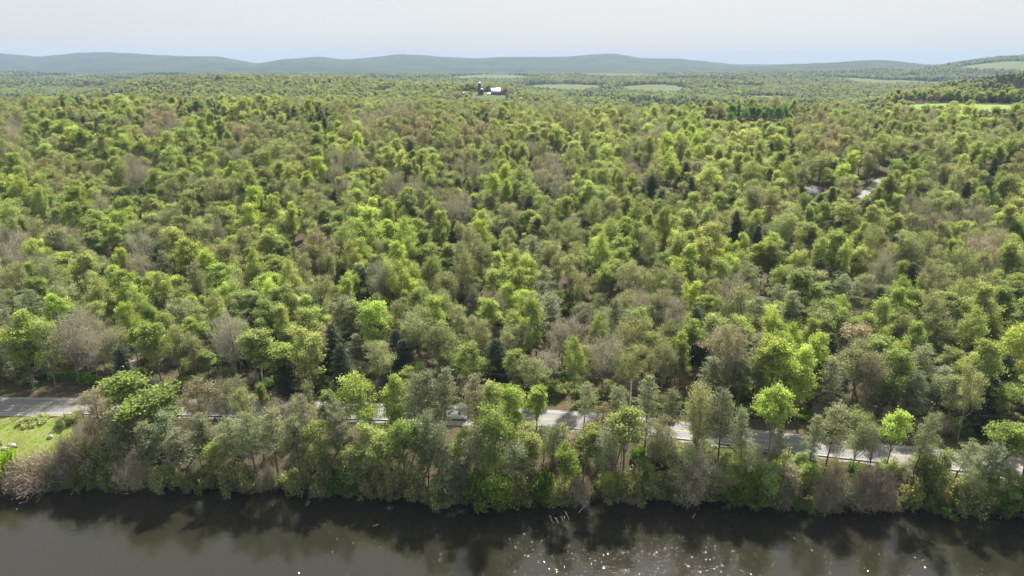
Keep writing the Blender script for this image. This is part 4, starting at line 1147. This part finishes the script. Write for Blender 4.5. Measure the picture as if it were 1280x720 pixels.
house('house', HOUSE, 9.0, 7.5, 4.2, 2.6, 0.25, flat_mat('tan_siding', (0.4, 0.37, 0.32), 0.8, 0.05), M_ROOFG, 'grey-roofed house half hidden in the trees below the drive', 'house')
F = FARM
def silo(x, y, r, h, label):
    z = Tf(x, y); e = empty('silo', (x, y, z - 0.5)); tag(e, label, 'silo', 'farm silos')
    b = MB(); b.tube([[0, 0, 0], [0, 0, h * 0.5], [0, 0, h]], [r, r, r], 16); b.build('tower', M_SILO, e)
    b = MB(); b.tube([[0, 0, h + 0.01], [0, 0, h + r * 0.4], [0, 0, h + r * 0.7], [0, 0, h + r * 0.8]], [r * 1.02, r * 0.85, r * 0.45, 0.05], 16); b.build('dome', M_TIN, e)
    b = MB(); b.box((r + 0.15, -0.2, h / 2), (0.3, 0.5, h)); b.build('ladder_chute', M_TIN, e)
PXM = 1150 / FPX   # metres per photograph pixel at the farm
silo(F[0] - 8.5, F[1] - 4, 2.5, 18.0, 'tall dark blue silo at the distant farm')
silo(F[0] - 4.6, F[1] - 7, 2.6, 9.0, 'short dark blue silo beside the tall one')
house('barn', (F[0] + 17.5, F[1], Tf(F[0] + 17.5, F[1])), 14.5, 12, 5.5, 5.4, 0.06, M_REDB, M_TIN, 'distant farm barn with a bright white metal roof', 'barn', 3)
house('barn', (F[0] + 26, F[1] + 14, Tf(F[0] + 26, F[1] + 14)), 9, 9, 5.5, 4.0, 1.4, M_REDB, M_ROOFG, 'dark weathered barn behind the white-roofed barn', 'barn', 2)
house('farm_shed', (F[0] + 6.5, F[1] - 10, Tf(F[0] + 6.5, F[1] - 10)), 5, 4, 2.4, 1.4, 0.2, M_WHITE, M_TIN, 'small white shed between the silos and the barn', 'shed', 1)
house('farm_shed', (F[0] - 30, F[1] - 12, Tf(F[0] - 30, F[1] - 12)), 15, 6, 2.6, 1.4, 0.05, M_WHITE, M_TIN, 'long low white shed left of the silos', 'shed', 4)
for key, L, W, Hh, rise, rz, lab in (('house_a', 13, 9, 3.5, 3.2, 0.2, 'pale-roofed house among dark trees at the picture edge'), ('house_b', 12, 9, 6.5, 3, 0.5, 'white house on the wooded ridge beyond the forest'), ('gable', 7, 7, 8.5, 3.2, 1.5, 'white gable showing over the dark green tree row')):
    q = SPOTS[key]; house('house', q, L, W, Hh, rise, rz, M_WHITE, M_TIN if key == 'house_a' else M_ROOFG, lab, 'house', 3)

# ------------------------------------------------------------------ haze over the whole land
hz = MB(); HZ0, HZ1 = float(gz.min()) - 1.0, max(195.0, float(gz.max()) + 25.0)
hz.box((0, 5000, (HZ0 + HZ1) / 2), (26600, 11000, HZ1 - HZ0)); 
m = bpy.data.materials.new('haze_air'); m.use_nodes = True; nt = m.node_tree; nt.nodes.clear()
ou = nt.nodes.new('ShaderNodeOutputMaterial'); pv = nt.nodes.new('ShaderNodeVolumePrincipled')
pv.inputs['Color'].default_value = (0.46, 0.64, 0.88, 1); pv.inputs['Density'].default_value = 0.88e-4; pv.inputs['Anisotropy'].default_value = 0.0
nt.links.new(pv.outputs[0], ou.inputs['Volume'])
haze = hz.build('haze', m); tag(haze, 'thin blue haze over the valley and hills', kind='stuff')
